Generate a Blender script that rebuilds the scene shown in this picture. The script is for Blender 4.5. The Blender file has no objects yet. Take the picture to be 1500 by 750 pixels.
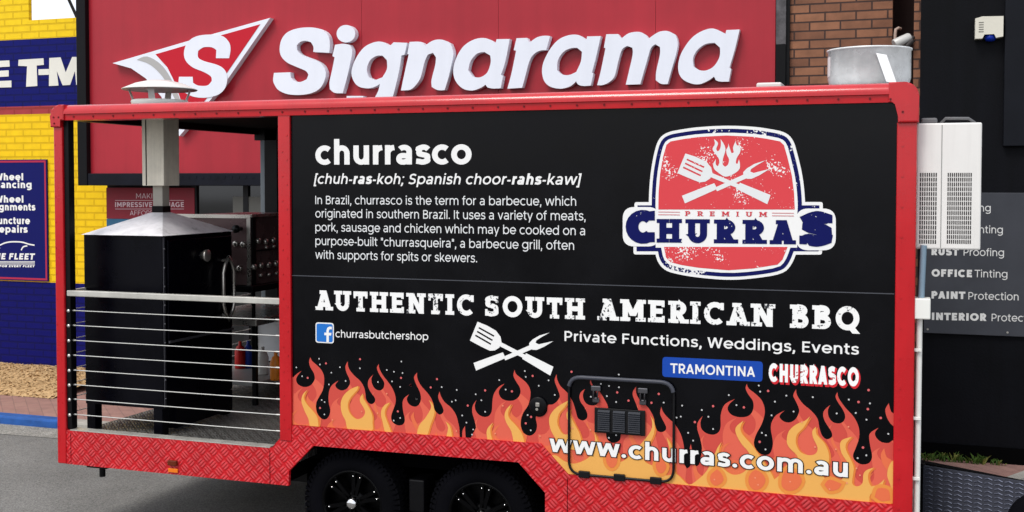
import bpy, bmesh, math, random
import numpy as np
from mathutils import Vector, Matrix, geometry, noise
R = math.radians
SC = bpy.context.scene
COL = SC.collection

# ------------------------------------------------------------------ camera, world, sun
CAM = dict(loc=(5.35635, -6.17105, 2.28766), yaw=-0.335735, pitch=-0.0335065, roll=0.000425, f=1675.79, ppy=324.616)
W_STRENGTH, SUN_STRENGTH, SUN_ANGLE, EXPOSURE = 0.12, 1.45, 20.0, 0.57
SUN_DIR = Vector((-0.25, -0.62, 0.95)).normalized()        # towards the sun

def cam_basis():
    yaw, pit, roll = CAM['yaw'], CAM['pitch'], CAM['roll']
    fw = Vector((math.sin(yaw)*math.cos(pit), math.cos(yaw)*math.cos(pit), math.sin(pit)))
    r = Vector((math.cos(yaw), -math.sin(yaw), 0)); up = r.cross(fw)
    return fw, r*math.cos(roll)+up*math.sin(roll), -r*math.sin(roll)+up*math.cos(roll)
FW, RT, UP = cam_basis()
CL = Vector(CAM['loc'])
cd = bpy.data.cameras.new('camera'); cam = bpy.data.objects.new('camera', cd); COL.objects.link(cam)
cd.sensor_width = 36; cd.lens = 36*CAM['f']/1500; cd.shift_y = -(375-CAM['ppy'])/1500; cd.clip_end = 600; cd.clip_start = 0.05
m = Matrix((RT, UP, -FW)).transposed().to_4x4(); m.translation = CL
cam.matrix_world = m
SC.camera = cam

wd = bpy.data.worlds.new('World'); SC.world = wd; wd.use_nodes = True
wn = wd.node_tree.nodes; wl = wd.node_tree.links
sky = wn.new('ShaderNodeTexSky'); sky.sky_type = 'NISHITA'; sky.sun_disc = False
sky.sun_elevation = math.asin(SUN_DIR.z); sky.sun_rotation = math.atan2(SUN_DIR.x, SUN_DIR.y)
sky.dust_density = 4.0; sky.air_density = 1.0; sky.ozone_density = 1.0
cmx = wn.new('ShaderNodeMix'); cmx.data_type = 'RGBA'            # thin bright overcast over the blue
ctc = wn.new('ShaderNodeTexCoord'); cns = wn.new('ShaderNodeTexNoise'); cns.inputs['Scale'].default_value = 2.2; cns.inputs['Detail'].default_value = 6
cmr = wn.new('ShaderNodeMapRange'); cmr.inputs['From Min'].default_value = .3; cmr.inputs['From Max'].default_value = .65; cmr.inputs['To Min'].default_value = .45; cmr.inputs['To Max'].default_value = .95
wl.new(ctc.outputs['Generated'], cns.inputs['Vector']); wl.new(cns.outputs['Fac'], cmr.inputs['Value']); wl.new(cmr.outputs['Result'], cmx.inputs['Factor'])
wl.new(sky.outputs[0], cmx.inputs['A']); cmx.inputs['B'].default_value = (7.6, 7.9, 8.5, 1)
wl.new(cmx.outputs['Result'], wn['Background'].inputs[0]); wn['Background'].inputs[1].default_value = W_STRENGTH
sl = bpy.data.lights.new('sun', 'SUN'); sl.energy = SUN_STRENGTH; sl.angle = R(SUN_ANGLE); sl.color = (1, .965, .91)
so = bpy.data.objects.new('sun', sl); COL.objects.link(so)
so.rotation_euler = SUN_DIR.to_track_quat('Z', 'Y').to_euler(); so.location = (0, 0, 20)
SC.view_settings.view_transform = 'Standard'; SC.view_settings.look = 'None'
SC.view_settings.exposure = EXPOSURE; SC.view_settings.gamma = 1; SC.view_settings.use_curve_mapping = False

# ------------------------------------------------------------------ measuring: a pixel of the 1500x750 photo -> a point on a plane of the place
def on(px, py, axis, val):
    d = FW + RT*((px-750)/CAM['f']) + UP*((CAM['ppy']-py)/CAM['f'])
    t = (val-CL[axis])/d[axis]
    return CL + d*t
def uv(px, py, yp=0.0):
    p = on(px, py, 1, yp); return (p.x, p.z)

# ------------------------------------------------------------------ objects
def tag(o, label=None, cat=None, group=None, kind=None):
    if label: o['label'] = label
    if cat: o['category'] = cat
    if group: o['group'] = group
    if kind: o['kind'] = kind
    return o
ORG = {}
def thing(name, label, cat, loc, group=None):
    o = bpy.data.objects.new(name, None); COL.objects.link(o); o.location = loc; o.empty_display_size = .2
    ORG[o.name] = Vector(loc)
    return tag(o, label, cat, group)

class MB:
    def __init__(s): s.v = []; s.f = []; s.sm = []; s.mi = []; s.cur = 0
    def add(s, vs, fs, smooth=False):
        b = len(s.v); s.v += [tuple(p) for p in vs]
        for f in fs: s.f.append([i+b for i in f]); s.sm.append(smooth); s.mi.append(s.cur)
        return s
    def box(s, a, b, bev=0.0):
        x0, y0, z0 = [min(p, q) for p, q in zip(a, b)]; x1, y1, z1 = [max(p, q) for p, q in zip(a, b)]
        if bev <= 0:
            return s.add([(x0,y0,z0),(x1,y0,z0),(x1,y1,z0),(x0,y1,z0),(x0,y0,z1),(x1,y0,z1),(x1,y1,z1),(x0,y1,z1)],
                         [(0,3,2,1),(4,5,6,7),(0,1,5,4),(1,2,6,5),(2,3,7,6),(3,0,4,7)])
        bm = bmesh.new(); bmesh.ops.create_cube(bm, size=1)
        for v in bm.verts: v.co = Vector(((x0+x1)/2+v.co.x*(x1-x0), (y0+y1)/2+v.co.y*(y1-y0), (z0+z1)/2+v.co.z*(z1-z0)))
        bmesh.ops.bevel(bm, geom=bm.edges[:], offset=bev, segments=2, profile=.5, affect='EDGES')
        bm.verts.index_update()
        s.add([v.co for v in bm.verts], [[v.index for v in f.verts] for f in bm.faces]); bm.free(); return s
    def obox(s, c, ax, ay, az, bev=0):            # oriented box: centre and three half vectors
        c = Vector(c); ax, ay, az = Vector(ax), Vector(ay), Vector(az); vs = []
        for k in (-1, 1):
            for i, j in ((-1,-1),(1,-1),(1,1),(-1,1)): vs.append(c+ax*i+ay*j+az*k)
        return s.add(vs, [(0,3,2,1),(4,5,6,7),(0,1,5,4),(1,2,6,5),(2,3,7,6),(3,0,4,7)])
    def tube(s, pts, r, n=10, closed=False, cap=True):
        pts = [Vector(p) for p in pts]; k = len(pts); rings = []
        pn = None
        for i, p in enumerate(pts):
            a = pts[(i-1) % k] if (closed or i) else pts[i]; b = pts[(i+1) % k] if (closed or i < k-1) else pts[i]
            t = (b-a).normalized()
            if pn is None:
                pn = t.cross(Vector((0,0,1)));
                if pn.length < .1: pn = t.cross(Vector((0,1,0)))
            pn = (pn - t*pn.dot(t)).normalized(); q = t.cross(pn)
            rr = r[i] if isinstance(r, (list, tuple)) else r
            rings.append([p+(pn*math.cos(2*math.pi*j/n)+q*math.sin(2*math.pi*j/n))*rr for j in range(n)])
        vs = [v for ring in rings for v in ring]; fs = []
        for i in range(k if closed else k-1):
            for j in range(n): fs.append((i*n+j, i*n+(j+1) % n, ((i+1) % k)*n+(j+1) % n, ((i+1) % k)*n+j))
        s.add(vs, fs, True)
        if cap and not closed:
            s.add(rings[0], [list(range(n))[::-1]]); s.add(rings[-1], [list(range(n))])
        return s
    def lathe(s, c, axis, prof, n=40, smooth=True):      # prof: (radius, distance along axis)
        c = Vector(c); a = Vector(axis).normalized()
        e = a.cross(Vector((0,0,1)));
        if e.length < .1: e = Vector((1,0,0))
        e.normalize(); g = a.cross(e); vs = []; fs = []
        for r, h in prof:
            for j in range(n):
                t = 2*math.pi*j/n; vs.append(c+a*h+(e*math.cos(t)+g*math.sin(t))*r)
        for i in range(len(prof)-1):
            for j in range(n): fs.append((i*n+j, i*n+(j+1) % n, (i+1)*n+(j+1) % n, (i+1)*n+j))
        return s.add(vs, fs, smooth)
    def disc(s, c, axis, r, h=.004, n=16): return s.lathe(c, axis, [(0,0),(r,0),(r,h),(0,h)], n, False)
    def prism(s, poly, y0, y1):                          # polygon in x,z extruded along y (y0 = front)
        vs, tris = union([poly]); return s.ext(vs, tris, y0, y1)
    def ext(s, vs, tris, y0, y1):
        n = len(vs)
        A = [(x, y0, z) for x, z in vs]
        s.add(A, tris)
        if y1 is None: return s
        B = [(x, y1, z) for x, z in vs]
        s.add(B, [t[::-1] for t in tris])
        ed = {}
        for t in tris:
            for i in range(len(t)):
                a, b = t[i], t[(i+1) % len(t)]
                ed[(a, b)] = 1
        side = [(a, b) for a, b in ed if (b, a) not in ed]
        s.add(A+B, [(b, a, a+n, b+n) for a, b in side])
        return s
    def build(s, name, mats, parent=None, recentre=False):
        me = bpy.data.meshes.new(name)
        off = Vector((0,0,0))
        if parent is None and s.v and recentre:
            xs, ys, zs = zip(*s.v); off = Vector(((min(xs)+max(xs))/2, (min(ys)+max(ys))/2, min(zs)))
        me.from_pydata([tuple(Vector(v)-off) for v in s.v], [], s.f)
        if not isinstance(mats, (list, tuple)): mats = [mats]
        for mm in mats: me.materials.append(mm)
        me.polygons.foreach_set('use_smooth', s.sm); me.polygons.foreach_set('material_index', s.mi); me.update()
        o = bpy.data.objects.new(name, me); COL.objects.link(o); o.location = off
        if parent is not None:
            # keep the parts' coordinates in their thing's own frame
            root = parent
            if parent.name in ORG: base = ORG[parent.name]; me.transform(Matrix.Translation(-base)); o.parent = parent
            else: base = ORG['@'+parent.name]; me.transform(Matrix.Translation(-base)); o.parent = parent
            ORG['@'+o.name] = base
        return o

def centre_part(o):
    """move a part's origin to its own middle"""
    me = o.data; c = Vector((0,0,0))
    co = np.empty(len(me.vertices)*3); me.vertices.foreach_get('co', co); co = co.reshape(-1, 3)
    c = Vector((co.max(0)+co.min(0))/2); me.transform(Matrix.Translation(-c)); o.location = o.location+c
    ORG['@'+o.name] = ORG['@'+o.name]+c
    return o

# ------------------------------------------------------------------ flat shapes: union / intersection by constrained Delaunay
def area(p): return sum(p[i][0]*p[(i+1) % len(p)][1]-p[(i+1) % len(p)][0]*p[i][1] for i in range(len(p)))/2
def union(polys, keep=None, eps=1e-6):
    vs = []; fs = []
    for p in polys:
        if area(p) < 0: p = p[::-1]
        b = len(vs); vs += [Vector((x, y)) for x, y in p]; fs.append(list(range(b, b+len(p))))
    ov, oe, of, a, b, orig = geometry.delaunay_2d_cdt(vs, [], fs, 0, eps)
    out = []
    for f, og in zip(of, orig):
        if not og: continue
        if keep is not None and not keep(set(og)): continue
        f = list(f)
        if area([ov[i] for i in f]) < 0: f = f[::-1]
        out.append(f)
    return [(v.x, v.y) for v in ov], out

def catmull(pts, n=6, closed=False, sharp=()):
    out = []; k = len(pts)
    for i in range(k if closed else k-1):
        p1 = pts[i]; p2 = pts[(i+1) % k]
        p0 = pts[(i-1) % k] if (closed or i > 0) else p1
        p3 = pts[(i+2) % k] if (closed or i < k-2) else p2
        if i in sharp: p0 = p1
        if (i+1) % k in sharp: p3 = p2
        for j in range(n):
            t = j/n
            out.append(tuple(.5*(2*b+(c-a)*t+(2*a-5*b+4*c-d)*t*t+(3*b-a-3*c+d)*t**3) for a, b, c, d in zip(p0, p1, p2, p3)))
    if not closed: out.append(tuple(pts[-1]))
    return out
def auto_sharp(pts, lim=75, closed=True):
    s = []
    for i in range(len(pts)):
        a = Vector(pts[i])-Vector(pts[i-1]); b = Vector(pts[(i+1) % len(pts)])-Vector(pts[i])
        if a.length > 0 and b.length > 0 and math.degrees(a.angle(b)) > lim: s.append(i)
    return s
def smooth(pts, n=5, lim=75): return catmull(pts, n, True, auto_sharp(pts, lim))
def offset(poly, d):
    if area(poly) < 0: poly = poly[::-1]
    out = []; k = len(poly)
    for i in range(k):
        a = Vector(poly[i])-Vector(poly[i-1]); b = Vector(poly[(i+1) % k])-Vector(poly[i])
        a.normalize(); b.normalize(); na = Vector((a.y, -a.x)); nb = Vector((b.y, -b.x)); n = (na+nb)
        if n.length < 1e-6: n = na
        n.normalize(); q = max(.5, n.dot(na)); out.append(tuple(Vector(poly[i])+n*d/q))
    return out

# ------------------------------------------------------------------ lettering drawn with strokes (cap height = 1)
X, ASC = .78, 1.05
def arc(cx, cy, rx, ry, a0, a1, n=None):
    n = n or max(3, int(abs(a1-a0)/16))
    return [(cx+rx*math.cos(R(a0+(a1-a0)*i/n)), cy+ry*math.sin(R(a0+(a1-a0)*i/n))) for i in range(n+1)]
def D(x0, y0, x1, y1): return ('d', x0, y0, x1, y1)
def glyph(ch, w):
    h = w/2; c = .43; rx = .38-h; ry = X/2+.012-h; cy = X/2; L = .09+h
    S = []
    if ch == ' ': return .36, []
    if ch == 'o': return .86, [arc(c, cy, rx, ry, 0, 360)]
    if ch == 'c': return .75, [arc(c, cy, rx, ry, 48, 312)]
    if ch == 'e': return .84, [arc(c, cy, rx, ry, 0, 322), [(c-rx, cy-.01), (c+rx+h*.9, cy-.01)]]
    if ch == 'a':
        r = .66-h
        return .77, [arc(.36, X-.25, r-.36, .26-h, 145, 0)+[(r, 0)], [(r, .45-h)]+arc(.29, .225, .235-h, .235-h, 90, 270)+[(.36, h-.01), (r, .17)]]
    if ch in 'bp': return .88, [[(L, 0 if ch == 'b' else -.29), (L, ASC if ch == 'b' else X)], arc(.46, cy, rx, ry, 0, 360)]
    if ch in 'dq':
        r = .79-h; return .88, [[(r, 0 if ch == 'd' else -.29), (r, ASC if ch == 'd' else X)], arc(.42, cy, rx, ry, 0, 360)]
    if ch == 'g':
        r = .79-h; return .88, [[(r, X), (r, -.02)]+arc(.42, -.02, r-.42, .28-h, 0, -145), arc(.42, cy+.02, rx, ry-.02, 0, 360)]
    if ch in 'nh':
        r = .71-h; cx = (L+r)/2
        return .80, [[(L, 0), (L, ASC if ch == 'h' else X)], arc(cx, X-.33, r-cx, .34-h, 180, 0)+[(r, 0)]]
    if ch == 'm':
        r1 = .67; r2 = 1.2-h
        return 1.29, [[(L, 0), (L, X)], arc((L+r1)/2, X-.31, (r1-L)/2, .32-h, 180, 0)+[(r1, 0)], arc((r2+r1)/2, X-.31, (r2-r1)/2, .32-h, 180, 0)+[(r2, 0)]]
    if ch == 'u':
        r = .71-h; cx = (L+r)/2
        return .80, [[(r, 0), (r, X)], [(L, X)]+arc(cx, .33, r-cx, .34-h, 180, 360)]
    if ch == 'r': return .50, [[(L, 0), (L, X)], arc(.46, X-.34, .46-L, .35-h, 180, 92)]
    if ch in 'il':
        S = [[(L, 0), (L, X if ch == 'i' else ASC)]]
        if ch == 'i': S.append(('dot', L, X+.20, max(.085, h*1.15)))
        return .18+w, S
    if ch == 'j': return .2+w, [[(L, X), (L, -.1), (L-.1, -.27)], ('dot', L, X+.2, max(.085, h*1.15))]
    if ch == 't': return .50, [[(.21, X+.2), (.21, .22)]+arc(.21+.17, .22, .17, .23-h, 180, 285), [(.03, X-h), (.45, X-h)]]
    if ch == 'f': return .47, [arc(.38, ASC-.22, .17, .23-h, 75, 180)+[(.21, 0)], [(.03, X-h), (.44, X-h)]]
    if ch == 's':
        return .66, [catmull([(.58-h*.4, .60), (.46, X-h-.01), (.34, X-h+.012), (.17, X-h-.05), (.09+h, .545), (.2, .43), (.36, .385), (.5, .335), (.61-h, .21), (.5, h+.04), (.34, h-.012), (.2, h+.01), (.05+h*.3, .13)], 3)]
    if ch == 'k': return .74, [[(L, 0), (L, ASC)], D(L+.02, .2, .62-h*.4, X), D(.3, .42, .68-h*.4, 0)]
    if ch == 'v': return .74, [D(.03+h, X, .37, 0), D(.71-h, X, .37, 0)]
    if ch == 'w': return 1.16, [D(.03+h, X, .31, 0), D(.58, X, .31, 0), D(.58, X, .85, 0), D(1.13-h, X, .85, 0)]
    if ch == 'y': return .74, [D(.03+h, X, .37, 0), D(.71-h, X, .25, -.29)]
    if ch == 'x': return .72, [D(.05+h, X, .67-h, 0), D(.67-h, X, .05+h, 0)]
    if ch == 'z': return .66, [[(.06, X-h), (.6, X-h)], D(.58-h, X-h, .08+h, h), [(.06, h), (.6, h)]]
    if ch == '.': return .24+h, [('dot', .12+h*.5, max(.08, h*1.1), max(.08, h*1.1))]
    if ch == ',': return .24+h, [('dot', .12+h*.5, max(.07, h*1.1), max(.075, h*1.1)), D(.14+h*.5, .08, .08+h*.3, -.2)]
    if ch == ';': return .26+h, [('dot', .12+h*.5, .07, max(.07, h*1.1)), D(.14+h*.5, .08, .08+h*.3, -.2), ('dot', .12+h*.5, X-.1, max(.07, h*1.1))]
    if ch == '-': return .42, [[(.06, .36), (.36, .36)]]
    if ch == '[': return .36, [[(.34, ASC-h), (L+.02, ASC-h)], [(L, ASC), (L, -.25)], [(.34, -.25+h), (L+.02, -.25+h)]]
    if ch == ']': return .36, [[(.02, ASC-h), (.27-h, ASC-h)], [(.27-h, ASC), (.27-h, -.25)], [(.02, -.25+h), (.27-h, -.25+h)]]
    if ch == '"': return .40, [[(.13, 1), (.13, .68)], [(.28, 1), (.28, .68)]]
    L = .1+h
    if ch == 'A': return .86, [D(.03+h, 0, .43, 1), D(.83-h, 0, .43, 1), [(.2, .28), (.66, .28)]]
    if ch == 'B': return .82, [[(L, 0), (L, 1)], [(L, 1-h), (.42, 1-h)]+arc(.42, .755, .30-h, .245-h*.9, 90, -90)+[(L, .51)], [(L, .51), (.46, .51)]+arc(.46, .26+h*.4, .31-h, .26-h*.6, 90, -90)+[(L, h)]]
    if ch == 'C': return .92, [arc(.5, .5, .46-h, .515-h, 45, 315)]
    if ch == 'D': return .94, [[(L, 0), (L, 1)], [(L, 1-h), (.42, 1-h)]+arc(.42, .5, .46-h, .5-h, 90, -90)+[(L, h)]]
    if ch in 'EF':
        S = [[(L, 0), (L, 1)], [(L, 1-h), (.68, 1-h)], [(L, .51), (.62, .51)]]
        if ch == 'E': S.append([(L, h), (.69, h)])
        return .76, S
    if ch == 'G': return .98, [arc(.5, .5, .46-h, .515-h, 45, 330), [(.88-h, .12), (.88-h, .5)], [(.55, .5-h), (.88, .5-h)]]
    if ch == 'H': return .94, [[(L, 0), (L, 1)], [(.84-h, 0), (.84-h, 1)], [(L, .5), (.84-h, .5)]]
    if ch == 'I': return .2+w, [[(L, 0), (L, 1)]]
    if ch == 'K': return .84, [[(L, 0), (L, 1)], D(L+.02, .25, .75-h, 1), D(.36, .52, .8-h, 0)]
    if ch == 'L': return .68, [[(L, 0), (L, 1)], [(L, h), (.64, h)]]
    if ch == 'M': return 1.1, [[(L, 0), (L, 1)], [(1.0-h, 0), (1.0-h, 1)], D(L, 1, .55, .25), D(1.0-h, 1, .55, .25)]
    if ch == 'N': return .96, [[(L, 0), (L, 1)], [(.86-h, 0), (.86-h, 1)], D(L, 1, .86-h, 0)]
    if ch in 'OQ':
        S = [arc(.52, .5, .48-h, .515-h, 0, 360)]
        if ch == 'Q': S.append(D(.58, .22, .88, -.14))
        return 1.04, S
    if ch in 'PR':
        S = [[(L, 0), (L, 1)], [(L, 1-h), (.42, 1-h)]+arc(.42, .67, .34-h, .33-h, 90, -90)+[(L, .34+h)]]
        if ch == 'R': S.append(D(.45, .38, .78-h, 0))
        return .82, S
    if ch == 'S':
        return .78, [catmull([(.68-h*.5, .83), (.54, 1-h-.02), (.38, 1-h+.012), (.19, 1-h-.06), (.08+h, .73), (.2, .57), (.38, .51), (.57, .44), (.71-h, .27), (.58, h+.05), (.38, h-.012), (.2, h+.02), (.05+h*.4, .16)], 3)]
    if ch == 'T': return .78, [[(.02, 1-h), (.76, 1-h)], [(.39, 0), (.39, 1)]]
    if ch == 'U':
        r = .81-h; cx = (L+r)/2; return .91, [[(L, 1), (L, .38)]+arc(cx, .38, r-cx, .39-h, 180, 360)+[(r, 1)]]
    if ch == 'V': return .84, [D(.03+h, 1, .42, 0), D(.81-h, 1, .42, 0)]
    if ch == 'W': return 1.24, [D(.03+h, 1, .34, 0), D(.62, 1, .34, 0), D(.62, 1, .90, 0), D(1.21-h, 1, .90, 0)]
    if ch == 'Y': return .82, [D(.03+h, 1, .41, .42), D(.79-h, 1, .41, .42), [(.41, .45), (.41, 0)]]
    if ch == 'Z': return .74, [[(.06, 1-h), (.68, 1-h)], D(.66-h, 1-h, .08+h, h), [(.06, h), (.68, h)]]
    raise ValueError(ch)
def serifs(ch, w):                      # slab terminals: (x, y of the terminal, half length)
    h = w/2; L = .1+h; e = h+.10
    return {'A': [(.03+h*1.1, 0, e*.95), (.83-h*1.1, 0, e*.95), (.36, 1, e*.8)], 'H': [(L, 0, e), (L, 1, e), (.84-h, 0, e), (.84-h, 1, e)],
            'I': [(L, 0, e), (L, 1, e)], 'N': [(L, 0, e), (L-.03, 1, e), (.86-h, 1, e)], 'T': [(.39, 0, e)], 'U': [(L, 1, e), (.81-h, 1, e)],
            'E': [(L, 0, e), (L, 1, e)], 'M': [(L, 0, e), (L-.03, 1, e*.9), (1-h, 0, e), (1.03-h, 1, e*.9)], 'R': [(L, 0, e), (L, 1, e), (.8-h, 0, e*.85)],
            'P': [(L, 0, e), (L, 1, e)], 'B': [(L, 0, e), (L, 1, e)]}.get(ch, [])
def hang(ch, w):                        # short vertical spurs on bars and open bowls
    return {'T': [(.03, .66, .15, 1), (.63, .66, .75, 1)], 'E': [(.58, .70, .70, 1), (.59, 0, .71, .30)], 'C': [(.72, .66, .86, .98)],
            'S': [(.58, .66, .70, .98), (.06, .02, .18, .34)]}.get(ch, [])
def stroke_quads(pts, hw, capx):
    pts = [Vector(p) for p in pts]
    closed = (pts[0]-pts[-1]).length < 1e-6 and len(pts) > 3
    k = len(pts); N = []
    for i in range(k):
        a = pts[i]-pts[i-1] if i else (pts[0]-pts[-2] if closed else pts[1]-pts[0])
        b = pts[i+1]-pts[i] if i < k-1 else (pts[1]-pts[0] if closed else pts[-1]-pts[-2])
        a = a.normalized(); b = b.normalized(); n = Vector((-a.y, a.x))+Vector((-b.y, b.x))
        if n.length < 1e-4: n = Vector((-a.y, a.x))
        n.normalize(); N.append(n/max(.6, n.dot(Vector((-a.y, a.x)))))
    if not closed and capx:
        pts[0] = pts[0]-(pts[1]-pts[0]).normalized()*capx; pts[-1] = pts[-1]+(pts[-1]-pts[-2]).normalized()*capx
    out = []
    for i in range(k-1):                    # triangles, so that a tight bend cannot fold a quad over itself
        a, b, c, d = (tuple(pts[i]+N[i]*hw), tuple(pts[i]-N[i]*hw), tuple(pts[i+1]-N[i+1]*hw), tuple(pts[i+1]+N[i+1]*hw))
        for t in ((a, b, c), (a, c, d)):
            if abs(area(t)) > 1e-7: out.append(list(t))
    return out
_gc = {}
def glyph_polys(ch, w, grow=0, slab=0):
    adv, S = glyph(ch, w); P = []
    for s in S:
        if isinstance(s, tuple) and s[0] == 'dot': P.append(arc(s[1], s[2], s[3]+grow, s[3]+grow, 0, 350, 14))
        elif isinstance(s, tuple) and s[0] == 'd':
            _, x0, y0, x1, y1 = s; ln = math.hypot(x1-x0, y1-y0); hx = (w/2+grow)*ln/abs(y1-y0); ex = (x1-x0)/(y1-y0)*grow; sg = 1 if y1 > y0 else -1
            y0 -= grow*sg; y1 += grow*sg; x0 -= ex*sg; x1 += ex*sg
            P.append([(x0-hx, y0), (x0+hx, y0), (x1+hx, y1), (x1-hx, y1)])
        else: P += stroke_quads(s, w/2+grow, grow)
    if slab:
        for x, y, e in serifs(ch, w):
            P.append([(x-e-grow, (y if y == 0 else y-slab)-grow), (x+e+grow, (y if y == 0 else y-slab)-grow), (x+e+grow, (y+slab if y == 0 else y)+grow), (x-e-grow, (y+slab if y == 0 else y)+grow)])
        for a, b, c, d in hang(ch, w): P.append([(a-grow, b-grow), (c+grow, b-grow), (c+grow, d+grow), (a-grow, d+grow)])
    return adv, P
def glyph_mesh(ch, w, grow=0, slab=0):
    k = (ch, round(w, 3), round(grow, 3), slab)
    if k not in _gc:
        adv, P = glyph_polys(ch, w, grow, slab)
        _gc[k] = (adv,)+(union(P, eps=1e-5) if P else ([], []))
    return _gc[k]
def text_mesh(mb, runs, pl, pr, cap_px, yplane, off, slant=0, grow=0, slab=0, track=0, thick=None, shift=(0, 0)):
    """runs: [(text, weight)], pl / pr: left and right ends of the baseline as measured, cap_px: cap height at the left end"""
    if isinstance(runs, tuple): runs = [runs]
    u0, v0 = uv(pl[0], pl[1], yplane); u1, v1 = uv(pr[0], pr[1], yplane); H = uv(pl[0], pl[1]-cap_px, yplane)[1]-v0
    x = 0; items = []
    for t, w in runs:
        for ch in t:
            adv, vs, tr = glyph_mesh(ch, w, grow, slab); items.append((x, vs, tr)); x += adv+track
    xs = [vx+xx for xx, vs, tr in items for vx, vy in vs]
    lo, hi = min(xs)+grow, max(xs)-grow
    sx = (u1-u0)/(hi-lo)
    for xx, vs, tr in items:
        if not tr: continue
        P = []
        for vx, vy in vs:
            t = (vx+xx-lo)*sx; f = t/(u1-u0)
            P.append((u0+t+slant*vy*H+shift[0], v0+(v1-v0)*f+vy*H+shift[1]))
        mb.ext(P, tr, yplane-off, None if thick is None else yplane-off+thick)
    return mb

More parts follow.
